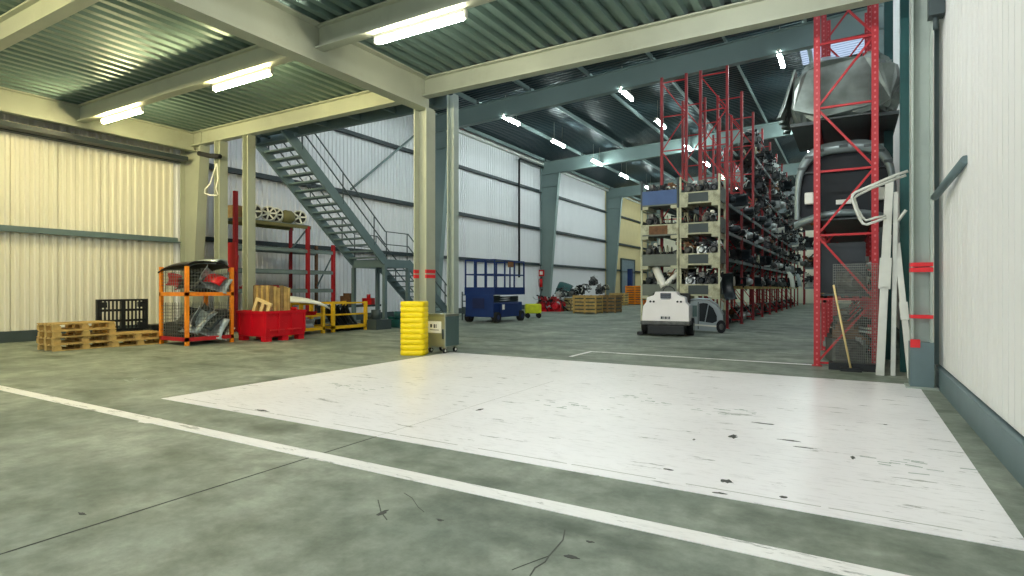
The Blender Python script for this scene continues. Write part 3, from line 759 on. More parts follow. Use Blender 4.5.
# ------------------------------------------------------------------ yellow cages with hood and bumpers
cage('yellow_stillage', 'yellow steel stillage under the white hood, beside the red box', -14.6, -13.55, 10.72, 12.0, 0, .92, 'yellow_steel', None, False)
cage('yellow_stillage', 'yellow steel stillage holding leaning black bumpers, under the stairs', -14.6, -13.55, 12.3, 13.75, 0, .92, 'yellow_steel', None, False)
place(hood_mesh(1.5, 1.3, .16, 'car_white'), 'car_hood', 'white car hood lying on the yellow stillage behind the red box', 'hood', (-13.75, 11.05, .99), (.02, .08, -.1))
for k in range(5):
    place(BUMP['black_plastic' if k % 2 else 'car_dark'], 'car_bumper', 'black bumper leaning in the yellow stillage under the stairs, %s from the left' % ORD[k], 'bumper', (-13.95 + .05 * (k % 2), 12.62 + k * .19, .22), (0, .85, H), 'black bumpers in the yellow stillage', (1.25, .6, .5))
place(BUMP['car_silver'], 'car_bumper', 'light grey bumper lying low in the yellow stillage beside the red box', 'bumper', (-14.0, 11.3, .2), (0, .1, H), None, (.9, .7, .6))
place(BUMP['car_red'], 'car_bumper', 'red bumper resting in the yellow stillage beside the red box', 'bumper', (-13.9, 11.35, .50), (0, .05, H), None, (.8, .7, .4))

# ------------------------------------------------------------------ red shelving with wheel rims
sh = thing('steel_shelving', 'red and grey steel shelving against the left wall holding wheel rims', 'shelving')
xa, xb = -17.3, -16.4
def post(x, y, z0, z1, mt='red_dark', w=.09): MB().box(x - w / 2, x + w / 2, y - w / 2, y + w / 2, z0, z1).build('upright', mt, sh)
post(xb, 11.0, 0, 4.35, 'red_dark', .11); post(xa, 11.0, 0, 4.35)
post(xb, 14.9, 0, 2.92, 'red_rack', .11); post(xa, 14.9, 0, 2.92, 'rust')
post(xb, 13.75, 0, 3.5, 'red_rack', .11); post(xa, 13.75, 0, 3.5)
MB().box(xb - .2, xb + .2, 10.86, 10.93, 2.35, 2.75).prism([(xb - .2, 1.85), (xb + .2, 1.85), (xb + .28, 2.35), (xb - .2, 2.35)], 'y', 10.86, 10.93).build('gusset', 'red_rack', sh)
def shelf(z, y0, y1, mt='rack_beam_grey'):
    MB().box(xb - .03, xb + .05, y0, y1, z - .11, z).box(xa - .05, xa + .03, y0, y1, z - .11, z).build('shelf_beam', mt, sh)
    MB().box(xa, xb, y0 + .06, y1 - .06, z, z + .025).build('shelf_board', 'stair_grey', sh)
shelf(3.52, 10.95, 13.85, 'olive'); shelf(2.68, 10.95, 14.95); shelf(1.95, 10.95, 14.95); shelf(1.3, 10.95, 14.95); shelf(.35, 10.95, 14.95)
for (y, z0, z1) in ((14.9, 1.35, 2.6), (13.75, 2.7, 3.45)):
    MB().bar((xb, y, z1), (xa, y, z0), .04, .04).build('brace', 'stair_grey', sh)
def rim_proto(ns):
    t = thing('wheel_rim', '', 'wheel rim', group='wheel rims on the red shelving')
    R = .255; prof = [(R, -.08), (R - .01, .08), (R - .035, .085), (R - .045, -.08)]
    rings = []
    for i in range(24):
        a = 2 * math.pi * i / 24; rings.append([(x, r * math.cos(a), r * math.sin(a)) for r, x in prof])
    MB().cyl((-.07, 0, 0), (-.05, 0, 0), R - .04, 20).build('backing_shade', 'black_plastic', t)  # dark disc added behind the spokes so the gaps look shaded
    MB().loft(rings, closed=True, caps=False).build('rim', 'car_white', t)
    for k in range(ns):
        a = 2 * math.pi * k / ns
        MB().bar((.06, .03 * math.cos(a), .03 * math.sin(a)), (.07, (R - .03) * math.cos(a), (R - .03) * math.sin(a)), .05, .03, (1, 0, 0)).build('spoke', 'car_white', t)
    MB().cyl((.03, 0, 0), (.085, 0, 0), .055, 14).build('hub', 'alu', t)
    return t
R5, R7 = rim_proto(5), rim_proto(7)
zr = 3.545 + .265
R5.location = (-16.55, 11.75, zr); R5.rotation_euler = (0, -.1, -.62); R5['label'] = 'alloy wheel rim on the top shelf, leftmost of the row'
R7.location = (-16.6, 12.33, zr); R7.rotation_euler = (0, -.1, -.7); R7['label'] = 'alloy wheel rim on the top shelf, second from the left'
dup(R7, (-16.75, 12.72, zr), 0, 'alloy wheel rim on the top shelf, turned sideways, third from the left', None, (0, -.1, -.9))
dup(R5, (-16.6, 13.55, zr), 0, 'alloy wheel rim on the top shelf, last on the right by the stairs', None, (0, -.1, -.62))
tk = MB(); tk.loft([[(r * math.cos(2 * math.pi * j / 16), y, r * math.sin(2 * math.pi * j / 16)) for j in range(16)] for y, r in ((-.22, .05), (-.2, .17), (-.1, .23), (.1, .23), (.2, .17), (.22, .05))])
tag(tk.build('gas_tank', 'olive', None, (-16.65, 13.1, 3.545 + .235)), 'olive green round tank between the rims on the top shelf', 'tank')
place(MB().box(-.2, .2, -.15, .15, 0, .4).box(-.21, .21, -.16, .16, .36, .42).mesh('carton', 'wood_dark'), 'carton', 'small brown carton at the left end of the top shelf', 'carton', (-16.9, 11.3, 3.545), (0, 0, .2))
place(MB().box(-.4, .4, -.5, .5, 0, .08).box(-.35, .35, -.45, .45, .08, .12).mesh('sheet_stack', 'red_dark'), 'sheet_stack', 'dark red flat stack lying on the middle shelf of the red shelving', 'sheets', (-16.85, 12.2, 1.325), (0, 0, 0))

# ------------------------------------------------------------------ small items below the landing
for k, (u, v, s, mt, nm, lab) in enumerate(((376, 329, .7, 'steel_dark', 'machine_part', 'dark machine part on the floor between the landing posts'), (398, 327, .6, 'teal_dark', 'machine_part', 'teal machine part on the floor behind the yellow guard'))):
    x, y = gp(u, v)
    o = MB().box(-s / 2, s / 2, -s / 2, s / 2, 0, s * .45).cyl((0, 0, s * .45), (0, 0, s * .9), s * .22, 12).box(-s * .6, -s * .2, -.1, .1, s * .4, s * .6).build(nm, mt, None, (x, y, 0)); tag(o, lab, 'machine part')
bxx, bxy = gp(377, 330)
wt = thing('work_bench', 'low dark steel bench under the stair landing', 'bench', (-16.6, 15.9, 0), H)
MB().box(-1.3, 1.3, -.4, .4, .62, .70).build('top', 'steel_dark', wt)
for sx in (-1.2, 1.2):
    for sy in (-.33, .33): MB().box(sx - .04, sx + .04, sy - .04, sy + .04, 0, .62).build('leg', 'steel_dark', wt)
place(MB().box(-.2, .2, -.2, .2, 0, .35).box(-.12, .12, -.12, .12, .35, .45).mesh('canister', 'rust'), 'canister', 'rusty brown canister on the bench under the landing', 'canister', (-16.5, 15.7, .70), (0, 0, .3))
place(MB().box(-.2, .2, -.15, .15, 0, .25).cyl((0, 0, .25), (0, 0, .4), .08, 10).mesh('tool_box', 'car_red'), 'tool_box', 'small red tool box on the bench under the landing', 'box', (-16.5, 16.8, .70), (0, 0, .3))

# ------------------------------------------------------------------ yellow ribbed guard and trolley
gx, gy = gp(414, 356)
yg = thing('ribbed_guard', 'bright yellow ribbed plastic guard standing in front of the central column', 'column guard', (gx - .17, gy + .22, 0), .45)
for k in range(10):
    def rr(w, r, z, n=4):
        pts = []
        for cx_, cy_, a0 in ((w - r, w - r, 0), (-w + r, w - r, 90), (-w + r, -w + r, 180), (w - r, -w + r, 270)):
            for i in range(n + 1):
                a = math.radians(a0 + 90 * i / n); pts.append((cx_ + r * math.cos(a), cy_ + r * math.sin(a), z))
        return pts
    z = k * .108
    MB().loft([rr(.236, .1, z), rr(.25, .11, z + .014), rr(.25, .11, z + .094), rr(.236, .1, z + .108)]).build('rib', 'yellow_plastic', yg)
tx, ty = gp(444, 354)
tr = thing('steel_trolley', 'stainless steel cabinet trolley on castors beside the yellow guard', 'trolley', (tx - .24, ty + .28, 0), 0)
bevel(MB().box(-.24, .24, -.24, .24, .13, .78).build('body', 'stainless', tr), .012)
MB().box(.241, .247, -.23, .23, .15, .76).build('shaded_side', 'stainless_side', tr)  # side face darker than the body, its shade put into the colour
MB().box(-.25, .25, -.25, .25, .78, .81).build('lid', 'stainless', tr)
MB().box(-.20, .14, -.246, -.241, .42, .66).build('notice_sheet', 'paper', tr)
for (x0_, x1_, z0_, z1_) in ((-.14, -.10, .53, .60), (-.05, -.02, .52, .60), (.0, .02, .52, .60), (-.15, .08, .475, .487)):
    MB().box(x0_, x1_, -.249, -.2465, z0_, z1_).build('print_mark', 'rubber', tr)
MB().box(.17, .20, -.26, -.241, .3, .5).build('handle', 'steel_dark', tr)
for x in (-.18, .18):
    for y in (-.18, .18):
        c_ = MB().cyl((x - .02, y, .055), (x + .02, y, .055), .055, 14).build('castor', 'rubber', tr)
        MB().cyl((x - .024, y, .055), (x + .024, y, .055), .026, 10).build('castor_hub', 'paper', c_)
        MB().box(x - .03, x + .03, y - .02, y + .03, .09, .13).build('castor_fork', 'stainless', tr)

# ------------------------------------------------------------------ scissor lift
sl = thing('scissor_lift', 'blue scissor lift folded down, with railed platform, by the white wall', 'scissor lift', (-12.5, 19.9, 0))
W, L = .70, 1.15
bevel(MB().box(-W + .1, W - .1, -L, L, .24, .78).build('chassis', 'blue_lift', sl), .03)
bevel(MB().box(W - .1, W, -L * .6, L * .62, .20, .74).build('side_box', 'blue_lift', sl), .02)
bevel(MB().box(-W + .05, W - .05, -L - .06, -L, .22, 1.1).build('end_panel', 'blue_lift', sl), .02)
MB().box(-.3, .25, -L - .075, -L - .061, .55, .95).build('end_recess', 'blue_dark', sl)
MB().box(W + .001, W + .008, -.62, -.45, .50, .70).build('white_sticker', 'paper', sl)
for i, z in enumerate((.82, .90, .98)):
    for s in (-1, 1):
        for x in (-.45, .45):
            MB().bar((x, -L + .12, z - .03 * s), (x, L - .12, z + .03 * s), .05, .05).build('scissor_arm', 'steel_dark', sl)
MB().box(-W, W, -L - .05, L + .05, 1.08, 1.38).build('platform', 'blue_lift', sl)
for k, (x, y) in enumerate(((-W + .02, -L), (W - .02, -L), (-W + .02, L), (W - .02, L), (-W + .02, -.4), (W - .02, -.4), (-W + .02, .35), (W - .02, .35), (-.25, -L), (.25, -L), (.0, L))):
    MB().box(x - .025, x + .025, y - .025, y + .025, 1.38, 2.45).build('rail_post', 'blue_lift', sl)
for z in (1.88, 2.44):
    for x in (-W + .02, W - .02): MB().box(x - .02, x + .02, -L, L, z - .025, z + .025).build('rail', 'blue_lift', sl)
    for y in (-L, L): MB().box(-W + .04, W - .04, y - .02, y + .02, z - .025, z + .025).build('rail', 'blue_lift', sl)
cb_ = MB().box(-.12, .12, -.1, .1, 2.2, 2.42).build('control_box', 'rust', sl, (W - .15, .35, 0))
for x in (-W + .06, W - .06):
    for y in (-L + .2, L - .22):
        wh = MB().cyl((x - .09, y, .21), (x + .09, y, .21), .21, 18).build('wheel', 'rubber', sl)
        MB().cyl((x - .095, y, .21), (x + .095, y, .21), .10, 12).build('wheel_hub', 'blue_dark', wh)
for k in range(4): MB().box(-W - .3, -W - .05, -L + .2, -L + .24, .3 + k * .25, .34 + k * .25).build('ladder_rung', 'steel_dark', sl)
MB().box(-W - .32, -W - .28, -L + .2, -L + .24, .05, 1.2).build('ladder_rail', 'steel_dark', sl)

# ------------------------------------------------------------------ things along the far left wall
px, py = gp(533, 318)
pm_ = thing('pallet_truck', 'small lime yellow hand pallet truck behind the blue lift', 'pallet truck', (px, py, 0), .6); pm_.scale = (.72, .72, .85)
bevel(MB().box(-.5, .5, -.3, .3, .25, .75).build('body', 'lime_plastic', pm_), .06)
MB().cyl((.3, 0, .7), (.55, 0, 1.5), .03, 8).build('tiller', 'steel_dark', pm_)
MB().box(.5, .58, -.2, .2, 1.46, 1.54).build('handle', 'rubber', pm_)
for x in (-.35, .35):
    for y in (-.25, .25): MB().cyl((x, y - .06, .14), (x, y + .06, .14), .14, 12).build('wheel', 'rubber', pm_)
ex = thing('fire_extinguisher', 'red fire extinguisher with sign hanging on the wall column behind the lift', 'fire extinguisher', (yx(541, 34.05), 34.04, zz(287, yx(541, 34.05), 34.05)))
MB().cyl((0, 0, 0), (0, 0, .55), .11, 12).build('cylinder', 'car_red', ex); MB().cyl((0, 0, .55), (0, 0, .66), .05, 8).build('valve', 'black_plastic', ex)
MB().box(-.22, .22, .04, .06, .72, 1.14).build('sign', 'car_red', ex); MB().box(-.11, .11, .03, .04, .82, 1.04).build('sign_symbol', 'paper', ex)

rnd = random.Random(5)
def junk(seed, mats):
    """engine / gearbox like lump about 0.6 m: block, ribs, pulleys, pipes"""
    r = random.Random(seed); mb = MB()
    mb.m(0).box(-.22, .22, -.18, .18, .0, .30)
    mb.m(1).box(-.20, .20, -.10, .10, .30, .42 + r.uniform(0, .08))
    for k in range(4):
        x = -.16 + k * .11; mb.m(1).cyl((x, -.1, .36), (x, -.24, .26), .035, 8)
    mb.m(0).cyl((.22, r.uniform(-.08, .08), .12), (.28, 0, .12), .09, 12)
    mb.m(2).cyl((.22, -.1, .27), (.26, -.1, .27), .055, 10)
    mb.m(0).cyl((-.22, 0, .17), (-.42, 0, .15), .15, 12, .08)
    for k in range(8):
        a = Vector((r.uniform(-.25, .25), r.uniform(-.2, .2), r.uniform(.1, .45))); b = a + Vector((r.uniform(-.2, .2), r.uniform(-.3, -.05), r.uniform(-.3, .15)))
        c = b + Vector((r.uniform(-.15, .15), r.uniform(-.1, .05), r.uniform(-.2, .1)))
        mb.m(r.choice((2, 2, 1, 3))).tube([a, (a + b) / 2 + Vector((0, 0, .06)), b, c], r.uniform(.01, .026), 5)
    for k in range(12):
        c = (r.uniform(-.27, .27), r.uniform(-.24, .2), r.uniform(.03, .48)); s = r.uniform(.03, .13); mb.m(r.choice((0, 1, 2, 2, 3))).cbox(c, (s, s, s * r.uniform(.6, 1.4)))
    return mb.mesh('car_engine', mats)
def loops(seed, mt):
    r = random.Random(seed); mb = MB()
    for k in range(5):
        x = -.35 + k * .17 + r.uniform(-.03, .03); rad = r.uniform(.13, .22); tilt = r.uniform(-.4, .4)
        pts = []
        for i in range(9):
            a = math.pi * (i / 8) * 1.15
            pts.append((x + tilt * rad * math.sin(a), -rad * math.cos(a) * .9, .05 + rad * math.sin(a) * 1.3))
        mb.m(k % 2).tube(pts, .024, 6)
    mb.m(0).box(-.42, .42, -.16, .16, 0, .08)
    return mb.mesh('suspension_arms', mt)
def headlamp(seed):
    r = random.Random(seed); mb = MB()
    mb.m(0).loft([[(x * s, y * s, z) for x, y in ((-.26, -.1), (-.05, -.16), (.24, -.13), (.28, .06), (.05, .14), (-.24, .1))] for z, s in ((0, .7), (.08, 1), (.2, .95))])
    mb.m(1).loft([[(x * .88, y * .88, z) for x, y in ((-.26, -.1), (-.05, -.16), (.24, -.13), (.28, .06), (.05, .14), (-.24, .1))] for z in (.2, .215)])
    mb.m(0).cyl((-.1, 0, .05), (-.1, 0, -.05), .05, 8)
    return mb.mesh('headlamp', ['car_dark', 'alu'])
ENG = [junk(1, ['steel_oily', 'car_dark', 'rubber', 'alu']), junk(2, ['car_dark', 'steel_oily', 'rubber', 'pale_steel']), junk(3, ['steel_oily', 'rust', 'rubber', 'alu']), junk(4, ['car_dark', 'rubber', 'rubber', 'pale_steel']), junk(6, ['alu', 'car_dark', 'rubber', 'car_white'])]
LOOP = [loops(1, ['car_dark', 'pale_steel']), loops(2, ['rubber', 'alu']), loops(3, ['rubber', 'stillage_cream'])]
HLM = headlamp(1)
def car_part(kind, x, y, z, rz, s, label, group, tilt=0.0):
    if kind == 'engine': me = ENG[rnd.randrange(5)]; nm, cat = 'car_engine', 'engine'
    elif kind == 'loops': me = LOOP[rnd.randrange(3)]; nm, cat = 'suspension_arm', 'car part'
    elif kind == 'headlamp': me = HLM; nm, cat = 'headlamp', 'headlamp'
    else: me = BUMP[rnd.choice(['car_silver', 'car_dark', 'black_plastic', 'car_dark', 'car_white'])]; nm, cat = 'car_bumper', 'bumper'
    o = put(nm, me, None, (x, y, z), 0, (tilt, 0, rz)); o.scale = (s, s, s)
    return tag(o, label, cat, group)
KW = {'engine': 'oily engine', 'loops': 'bent metal parts', 'headlamp': 'car headlamp unit', 'bumper': 'car bumper'}

# wood collars / pallets far left
def slat_stack(name, label, x, y, rz, n, mt='wood_pallet', w=1.2, l=.9):
    t = thing(name, label, 'crate', (x, y, 0), rz, 'slatted wooden crates by the far wall')
    for k in range(n):
        z = .06 + k * .19
        MB().box(-w / 2, w / 2, -l / 2, -l / 2 + .03, z, z + .13).build('slat', mt, t)
        MB().box(-w / 2, w / 2, l / 2 - .03, l / 2, z, z + .13).build('slat', mt, t)
        MB().box(-w / 2, -w / 2 + .03, -l / 2 + .03, l / 2 - .03, z, z + .13).build('slat', mt, t)
        MB().box(w / 2 - .03, w / 2, -l / 2 + .03, l / 2 - .03, z, z + .13).build('slat', mt, t)
    for sx in (-w / 2 + .05, 0, w / 2 - .05):
        for sy in (-l / 2 + .06, l / 2 - .06): MB().box(sx - .04, sx + .04, sy - .03, sy + .03, 0, n * .19 + .02).build('post', mt, t)
    MB().box(-w / 2 + .04, w / 2 - .04, -l / 2 + .09, l / 2 - .09, .03, n * .19 - .1).build('contents_tray', 'steel_dark', t)
    return t
c1 = gp(586, 313.5); c2 = gp(601, 312.5)
slat_stack('slatted_crate', 'slatted wooden crate heaped with car parts, in front of the white wall', c1[0] - .1, c1[1] + .5, .0, 5, 'wood_pallet', 1.35, 1.0)
slat_stack('slatted_crate', 'darker slatted wooden crate next to the heaped one', c2[0] + .35, c2[1] + .5, .0, 5, 'wood_dark', 1.0, 1.0)
c3 = gp(568, 311); slat_stack('slatted_crate', 'yellowish wooden crate between the red parts and the heaped crate', c3[0], c3[1] + .5, 0.3, 4, 'wood_light', .8, .9)
c4 = gp(619, 305.5); slat_stack('slatted_crate', 'wooden crate standing by the foot of the far wall column', c4[0], c4[1], 0, 5, 'wood_pallet', 1.2, 1.0)
c5 = gp(637, 304.5); slat_stack('slatted_crate', 'tall yellow wooden crate partly hidden by the stacked containers', c5[0], c5[1], 0, 8, 'orange_steel', 1.6, 1.2)
for k in range(8):
    u = 558 + k * 6.6; x, y = gp(u, 311.5); x += -.1; y += .5
    car_part(['engine', 'loops', 'engine'][k % 3], x, y, 1.0 + .25 * (k % 3) if k > 2 else .82, rnd.uniform(-.4, .4) + 1.57, rnd.uniform(.9, 1.15), '%s heaped on the wooden crates by the far wall, %s from the left' % (KW[['engine', 'loops', 'engine'][k % 3]], ORD[k]), 'parts on the wooden crates')
for k, u in enumerate((543, 549, 555)):
    x, y = gp(u, 311.5)
    o = place(ENG[2], 'car_engine', 'red painted engine part on the floor by the far wall, %s from the left' % ORD[k], 'engine', (x, y + .3, 0), (0, 0, k * .9), 'red parts by the far wall', 1.7)
    me = o.data.copy(); me.materials[0] = MATS['red_plastic']; me.materials[1] = MATS['red_dark']; o.data = me
place(hood_mesh(1.2, .9, .25, 'teal_dark'), 'car_hood', 'dark curved hood leaning above the red parts by the far wall', 'hood', (gp(557, 311)[0], gp(557, 311)[1] + .9, 1.25), (.9, .3, .3))
x, y = gp(631, 304)
tag(MB().box(-.2, .2, -.2, .2, 0.12, 3.0).box(-.25, .25, -.25, .25, 0, .12).build('blue_locker', 'blue_lift', None, (x - .4, y + 1, 0)), 'tall narrow blue cabinet by the far steel door', 'cabinet')

# ------------------------------------------------------------------ parts containers stacked in front of the racks
SY0, SY1 = 19.0, 19.98
SXR = -3.57; SW = 1.27; SH = .995
def container(col, lev):
    x1 = SXR - col * (SW + .03); x0 = x1 - SW; z = lev * SH
    side = 'right' if col == 0 else 'left'
    hn = ['bottom', 'second lowest', 'middle', 'second highest', 'top'][lev]
    look = 'cream fronted' if col == 0 else ['grey', 'grey', 'grey', 'brown and cream', 'blue fronted'][lev]
    t = thing('parts_container', '%s parts container, %s of the %s stack behind the sweeper' % (look, hn, side), 'container', ((x0 + x1) / 2, (SY0 + SY1) / 2, z), 0, 'stacked parts containers')
    w = SW / 2; l = (SY1 - SY0) / 2
    pm = 'stillage_cream' if col == 0 or lev < 4 else 'steel_dark'
    for sx in (-1, 1):
        for sy in (-1, 1): MB().box(sx * (w - .03) - .03, sx * (w - .03) + .03, sy * (l - .03) - .03, sy * (l - .03) + .03, .0, SH - .005).build('corner_post', pm, t)
    MB().box(-w + .06, w - .06, -l, l, .10, .15).build('floor_plate', 'stillage_cream' if col == 0 else 'stillage_grey', t)
    for sx in (-1, 1): MB().box(sx * (w - .16) - .10, sx * (w - .16) + .10, -l + .01, l - .01, .0, .10).build('skid', 'stillage_cream', t)
    fm = 'stillage_cream' if col == 0 else ['stillage_grey', 'stillage_grey', 'stillage_grey', 'stillage_cream', 'stillage_blue'][lev]
    h = .46 if (col == 1 and lev == 4) else .33
    if col == 0 or lev == 3:
        MB().box(-w + .06, -w + .28, -l, -l + .03, .15, .15 + h).build('front_board', fm, t)
        MB().box(w - .36, w - .06, -l, -l + .03, .15, .15 + h).build('front_board', fm, t)
        MB().box(-w + .28, w - .36, -l + .02, -l + .035, .15, .15 + h - .04).build('front_mesh', 'steel_dark' if col == 0 else 'rust', t)
        MB().box(-w + .28, w - .36, -l, -l + .03, .15 + h - .04, .15 + h).build('front_rail', fm, t)
    else:
        MB().box(-w + .06, w - .06, -l, -l + .03, .15, .15 + h).build('front_board', fm, t)
    for sx in (-1, 1):
        MB().box(sx * (w - .01) - .008, sx * (w - .01) + .008, -l + .06, l - .06, .15, .62).build('side_board', 'stillage_grey', t)
        MB().box(sx * (w - .02) - .015, sx * (w - .02) + .015, -l + .06, l - .06, SH - .06, SH - .02).build('top_rail', pm, t)
    MB().box(-w + .06, w - .06, l - .03, l, .15, .62).build('back_board', 'stillage_grey', t)
    cur = x0 + .10; k = 0
    while True:
        kd = rnd.choice(['loops', 'engine', 'engine'])
        wd = .54 if kd == 'loops' else .36
        if cur + wd > x1 - .08:
            kd = 'engine'; wd = .36
            if cur + wd > x1 - .04: break
        o = car_part(kd, cur + wd / 2, SY0 + (.26 if kd == 'loops' else .36), z + .46, rnd.uniform(-.15, .15) + (0 if kd == 'loops' else math.pi / 2), .82,
                 '%s in the %s container, %s stack, %s from left' % (KW[kd], hn, side, ORD[k]), 'parts in the stacked containers')
        if kd == 'loops': o.scale = (.62, 1.0, .95)
        cur += wd + .02; k += 1
    for k in range(2):
        car_part('engine', x0 + .34 + k * .6, SY0 + .72, z + .17, rnd.uniform(-.2, .2), .75,
                 'engine at the back of the %s container, %s stack, %s from left' % (hn, side, ORD[k]), 'parts in the stacked containers')
for col in (0, 1):
    for lev in range(5): container(col, lev)
# white fender sticking out of the left stack
place(hood_mesh(.85, .28, .14, 'car_white', 'car_fender'), 'car_fender', 'white curved fender standing up behind the sweeper', 'fender', (yx(660, 19.2), 19.12, 1.74), (1.35, -.45, .15))
place(hood_mesh(.7, .2, .12, 'car_white', 'car_fender'), 'car_fender', 'narrow pale fender leaning behind the sweeper, right of the white one', 'fender', (yx(674, 19.2), 19.14, 1.70), (1.35, .75, .15))
place(BUMP['car_dark'], 'car_bumper', 'dark bumper hooked upright on the corner of the right container stack', 'bumper', (yx(724, 19.1) - .07, 19.14, 1.38), (0, 1.45, .4), None, (.8, .8, .8))

# ------------------------------------------------------------------ back to back pallet racks
RKY = [20.15 + 2.93 * i for i in range(11)]
LEV = [1.42, 2.35, 3.25, 4.2, 5.6, 7.0]
UPM = {}
def upright(rt, x, y, h, mt='rack_red_perforated', w=.10):
    k = (h, w, mt)
    if k not in UPM: UPM[k] = MB().box(-w / 2, w / 2, -.035, .035, 0, h).box(-w / 2, -w / 2 + .012, .035, .07, 0, h).box(w / 2 - .012, w / 2, .035, .07, 0, h).mesh('upright', mt)
    return put('upright', UPM[k], rt, (x, y, 0))
def rack(label, x0, x1, ys, h, levs, bm, brace_step=1.1, zb=.15, s0=0):
    t = thing('pallet_rack', label, 'rack', (0, 0, 0), 0, 'tall red pallet racks')
    for y in ys:
        for x in (x0, x1):
            upright(t, x, y, h, 'rack_red_perforated' if len(ys) < 8 else 'red_shaded', .10 if len(ys) < 8 else .085)
            MB().box(x - .08, x + .08, y - .06, y + .08, 0, .012).build('foot_plate', 'red_rack', t)
        n = int((h - zb) / brace_step); s = s0
        for k in range(n):
            z = zb + k * brace_step
            MB().bar((x0, y, z), (x1, y, z), .035, .035).build('frame_tie', 'red_rack', t)
            a, b = (x0, x1) if s else (x1, x0)
            MB().bar((a, y, z), (b, y, z + brace_step), .03, .035).build('frame_brace', 'red_rack', t); s = 1 - s
        MB().bar((x0, y, zb + n * brace_step), (x1, y, zb + n * brace_step), .035, .035).build('frame_tie', 'red_rack', t)
    for bi, (a, b) in enumerate(zip(ys, ys[1:])):
        for z in levs:
            if z > 4.5 and bi < 2 and len(ys) > 6: continue
            for x in (x0, x1): MB().box(x - .03, x + .03, a + .07, b - .035, z - .11, z).build('beam', bm if z > 1.5 else 'wood_pallet', t)
            MB().box(x0 + .05, x1 - .05, a + .08, b - .05, z - .025, z - .003).build('shelf_panel', 'steel_dark', t)
    return t
rack('tall red pallet rack facing the aisle, behind the stacked containers', -4.42, -3.56, RKY, 8.75, LEV, 'rack_beam_grey', 1.2)
rack('tall red pallet rack on the hall side, back to back with the aisle rack', -5.75, -4.90, RKY, 8.75, LEV[:4], 'rack_beam_grey', 1.2)
kinds = ['engine', 'engine', 'loops', 'engine', 'headlamp', 'bumper']
for b in range(10):
    for li, z in enumerate([0.02] + LEV):
        if b < 2 and li > 4: continue
        n = 4 if b < 6 else 3
        for k in range(n):
            kd = rnd.choice(kinds) if li else 'engine'
            y = RKY[b] + .45 + (k + .5) * 2.1 / n
            over = rnd.uniform(0, .22) if li in (0, 1) else rnd.uniform(.0, .45)
            if b > 4: over += .1
            s = rnd.uniform(1.05, 1.35) if li > 3 and b > 1 else rnd.uniform(.9, 1.2)
            if kd == 'bumper': s *= .8
            if li == 0: s = 1.0; over = -.2
            car_part(kd, -3.95 + over, y, z, rnd.uniform(-.3, .3) + (math.pi if kd == 'engine' and rnd.random() < .5 else 0), s,
                     '%s on the aisle rack, %s bay, %s, %s along' % (KW[kd], ORD[b], 'floor level' if li == 0 else ORD[li - 1] + ' shelf', ORD[k]), 'car parts on the aisle rack')
            if li > 3 and b > 1 and k < 3:
                car_part('engine', -3.95 + over, y, z + .5 * s, rnd.uniform(-.3, .3), s * .9,
                     'engine piled on others, aisle rack, %s bay, %s shelf, %s along' % (ORD[b], ORD[li - 1], ORD[k]), 'car parts on the aisle rack')
for b in range(0, 9):
    for li in (1, 2, 3, 4):
        car_part('engine', -5.2, RKY[b] + 1.4, LEV[li - 1], rnd.uniform(0, 6), 1.4, 'engine on the hall side rack, %s bay, %s shelf' % (ORD[b], ORD[li - 1]), 'car parts on the hall side rack')
# pale fenders hanging into the aisle
for k, (u, v) in enumerate(((791, 283), (798, 282), (805, 280))):
    X = -3.25; Y = xy(u, X); place(hood_mesh(1.1, .55, .2, 'car_white' if k != 1 else 'car_silver', 'car_fender'), 'car_fender', 'pale fender hanging upright from the aisle rack end, %s from the front' % ORD[k], 'fender', (X, Y, zz(v, X, Y) + .2), (1.45, .2, 1.2), 'hanging fenders')

# ------------------------------------------------------------------ floor sweeper
sw = thing('floor_sweeper', 'white ride-on floor sweeper parked in front of the stacked containers', 'sweeper', (-4.50, 16.15, 0), .12)
sw.scale = (1.05, 1.0, 1.04)
prof = [(-.62, .40), (.62, .40), (.61, .82), (.52, .90), (.50, 1.04), (.32, 1.10), (.28, 1.20), (-.28, 1.20), (-.32, 1.10), (-.50, 1.04), (-.52, .90), (-.60, .80)]
r1 = [(x, -.10 + (z - .4) * .18, z) for x, z in prof]
r2 = [(x, .45 + (z - .4) * .10, z) for x, z in prof]
bevel(MB().loft([r1, r2], smooth=False).build('front_body', 'sweeper_white', sw), .02)
MB().box(-.55, .55, .46, 1.35, .38, .80).build('rear_body', 'sweeper_white', sw)
MB().box(-.5, .5, 1.0, 1.3, .8, 1.15).build('seat', 'black_plastic', sw)
wn = MB().box(-.14, .14, -.012, .006, .88, 1.16).build('grille_window', 'glass_dark', sw); wn.location = (0, .022, 0); 
for k in range(4): MB().box(-.12, .12, .0, .004, .93 + k * .06, .945 + k * .06).build('grille_bar', 'steel_dark', wn, (0, -.018, 0))
for x in (-.40, -.31, .31, .40): MB().cyl((x, -.03, .93), (x, .06, .93), .028, 12).build('lamp_hole', 'black_plastic', sw)
for k, wd in enumerate((.034, .018, .034, .018, .034)):
    MB().box(-.11 + k * .05, -.11 + k * .05 + wd, -.115, -.06, .465, .53).build('letter_mark', 'steel_dark', sw)
bevel(MB().box(-.64, .64, -.16, .5, .30, .41).build('skirt', 'steel_oily', sw), .02)
bevel(MB().box(-.45, .52, -.22, .4, .05, .30).build('brush_housing', 'black_plastic', sw), .03)
for x in (-.62, .58): 
    wh = MB().cyl((x - .09, .55, .24), (x + .09, .55, .24), .24, 18).build('wheel', 'rubber', sw)
    MB().cyl((x - .095, .55, .24), (x + .095, .55, .24), .11, 12).build('wheel_hub', 'steel_grey', wh)
MB().cyl((0, .75, .8), (0, .60, 1.2), .02, 8).build('steering_column', 'black_plastic', sw)
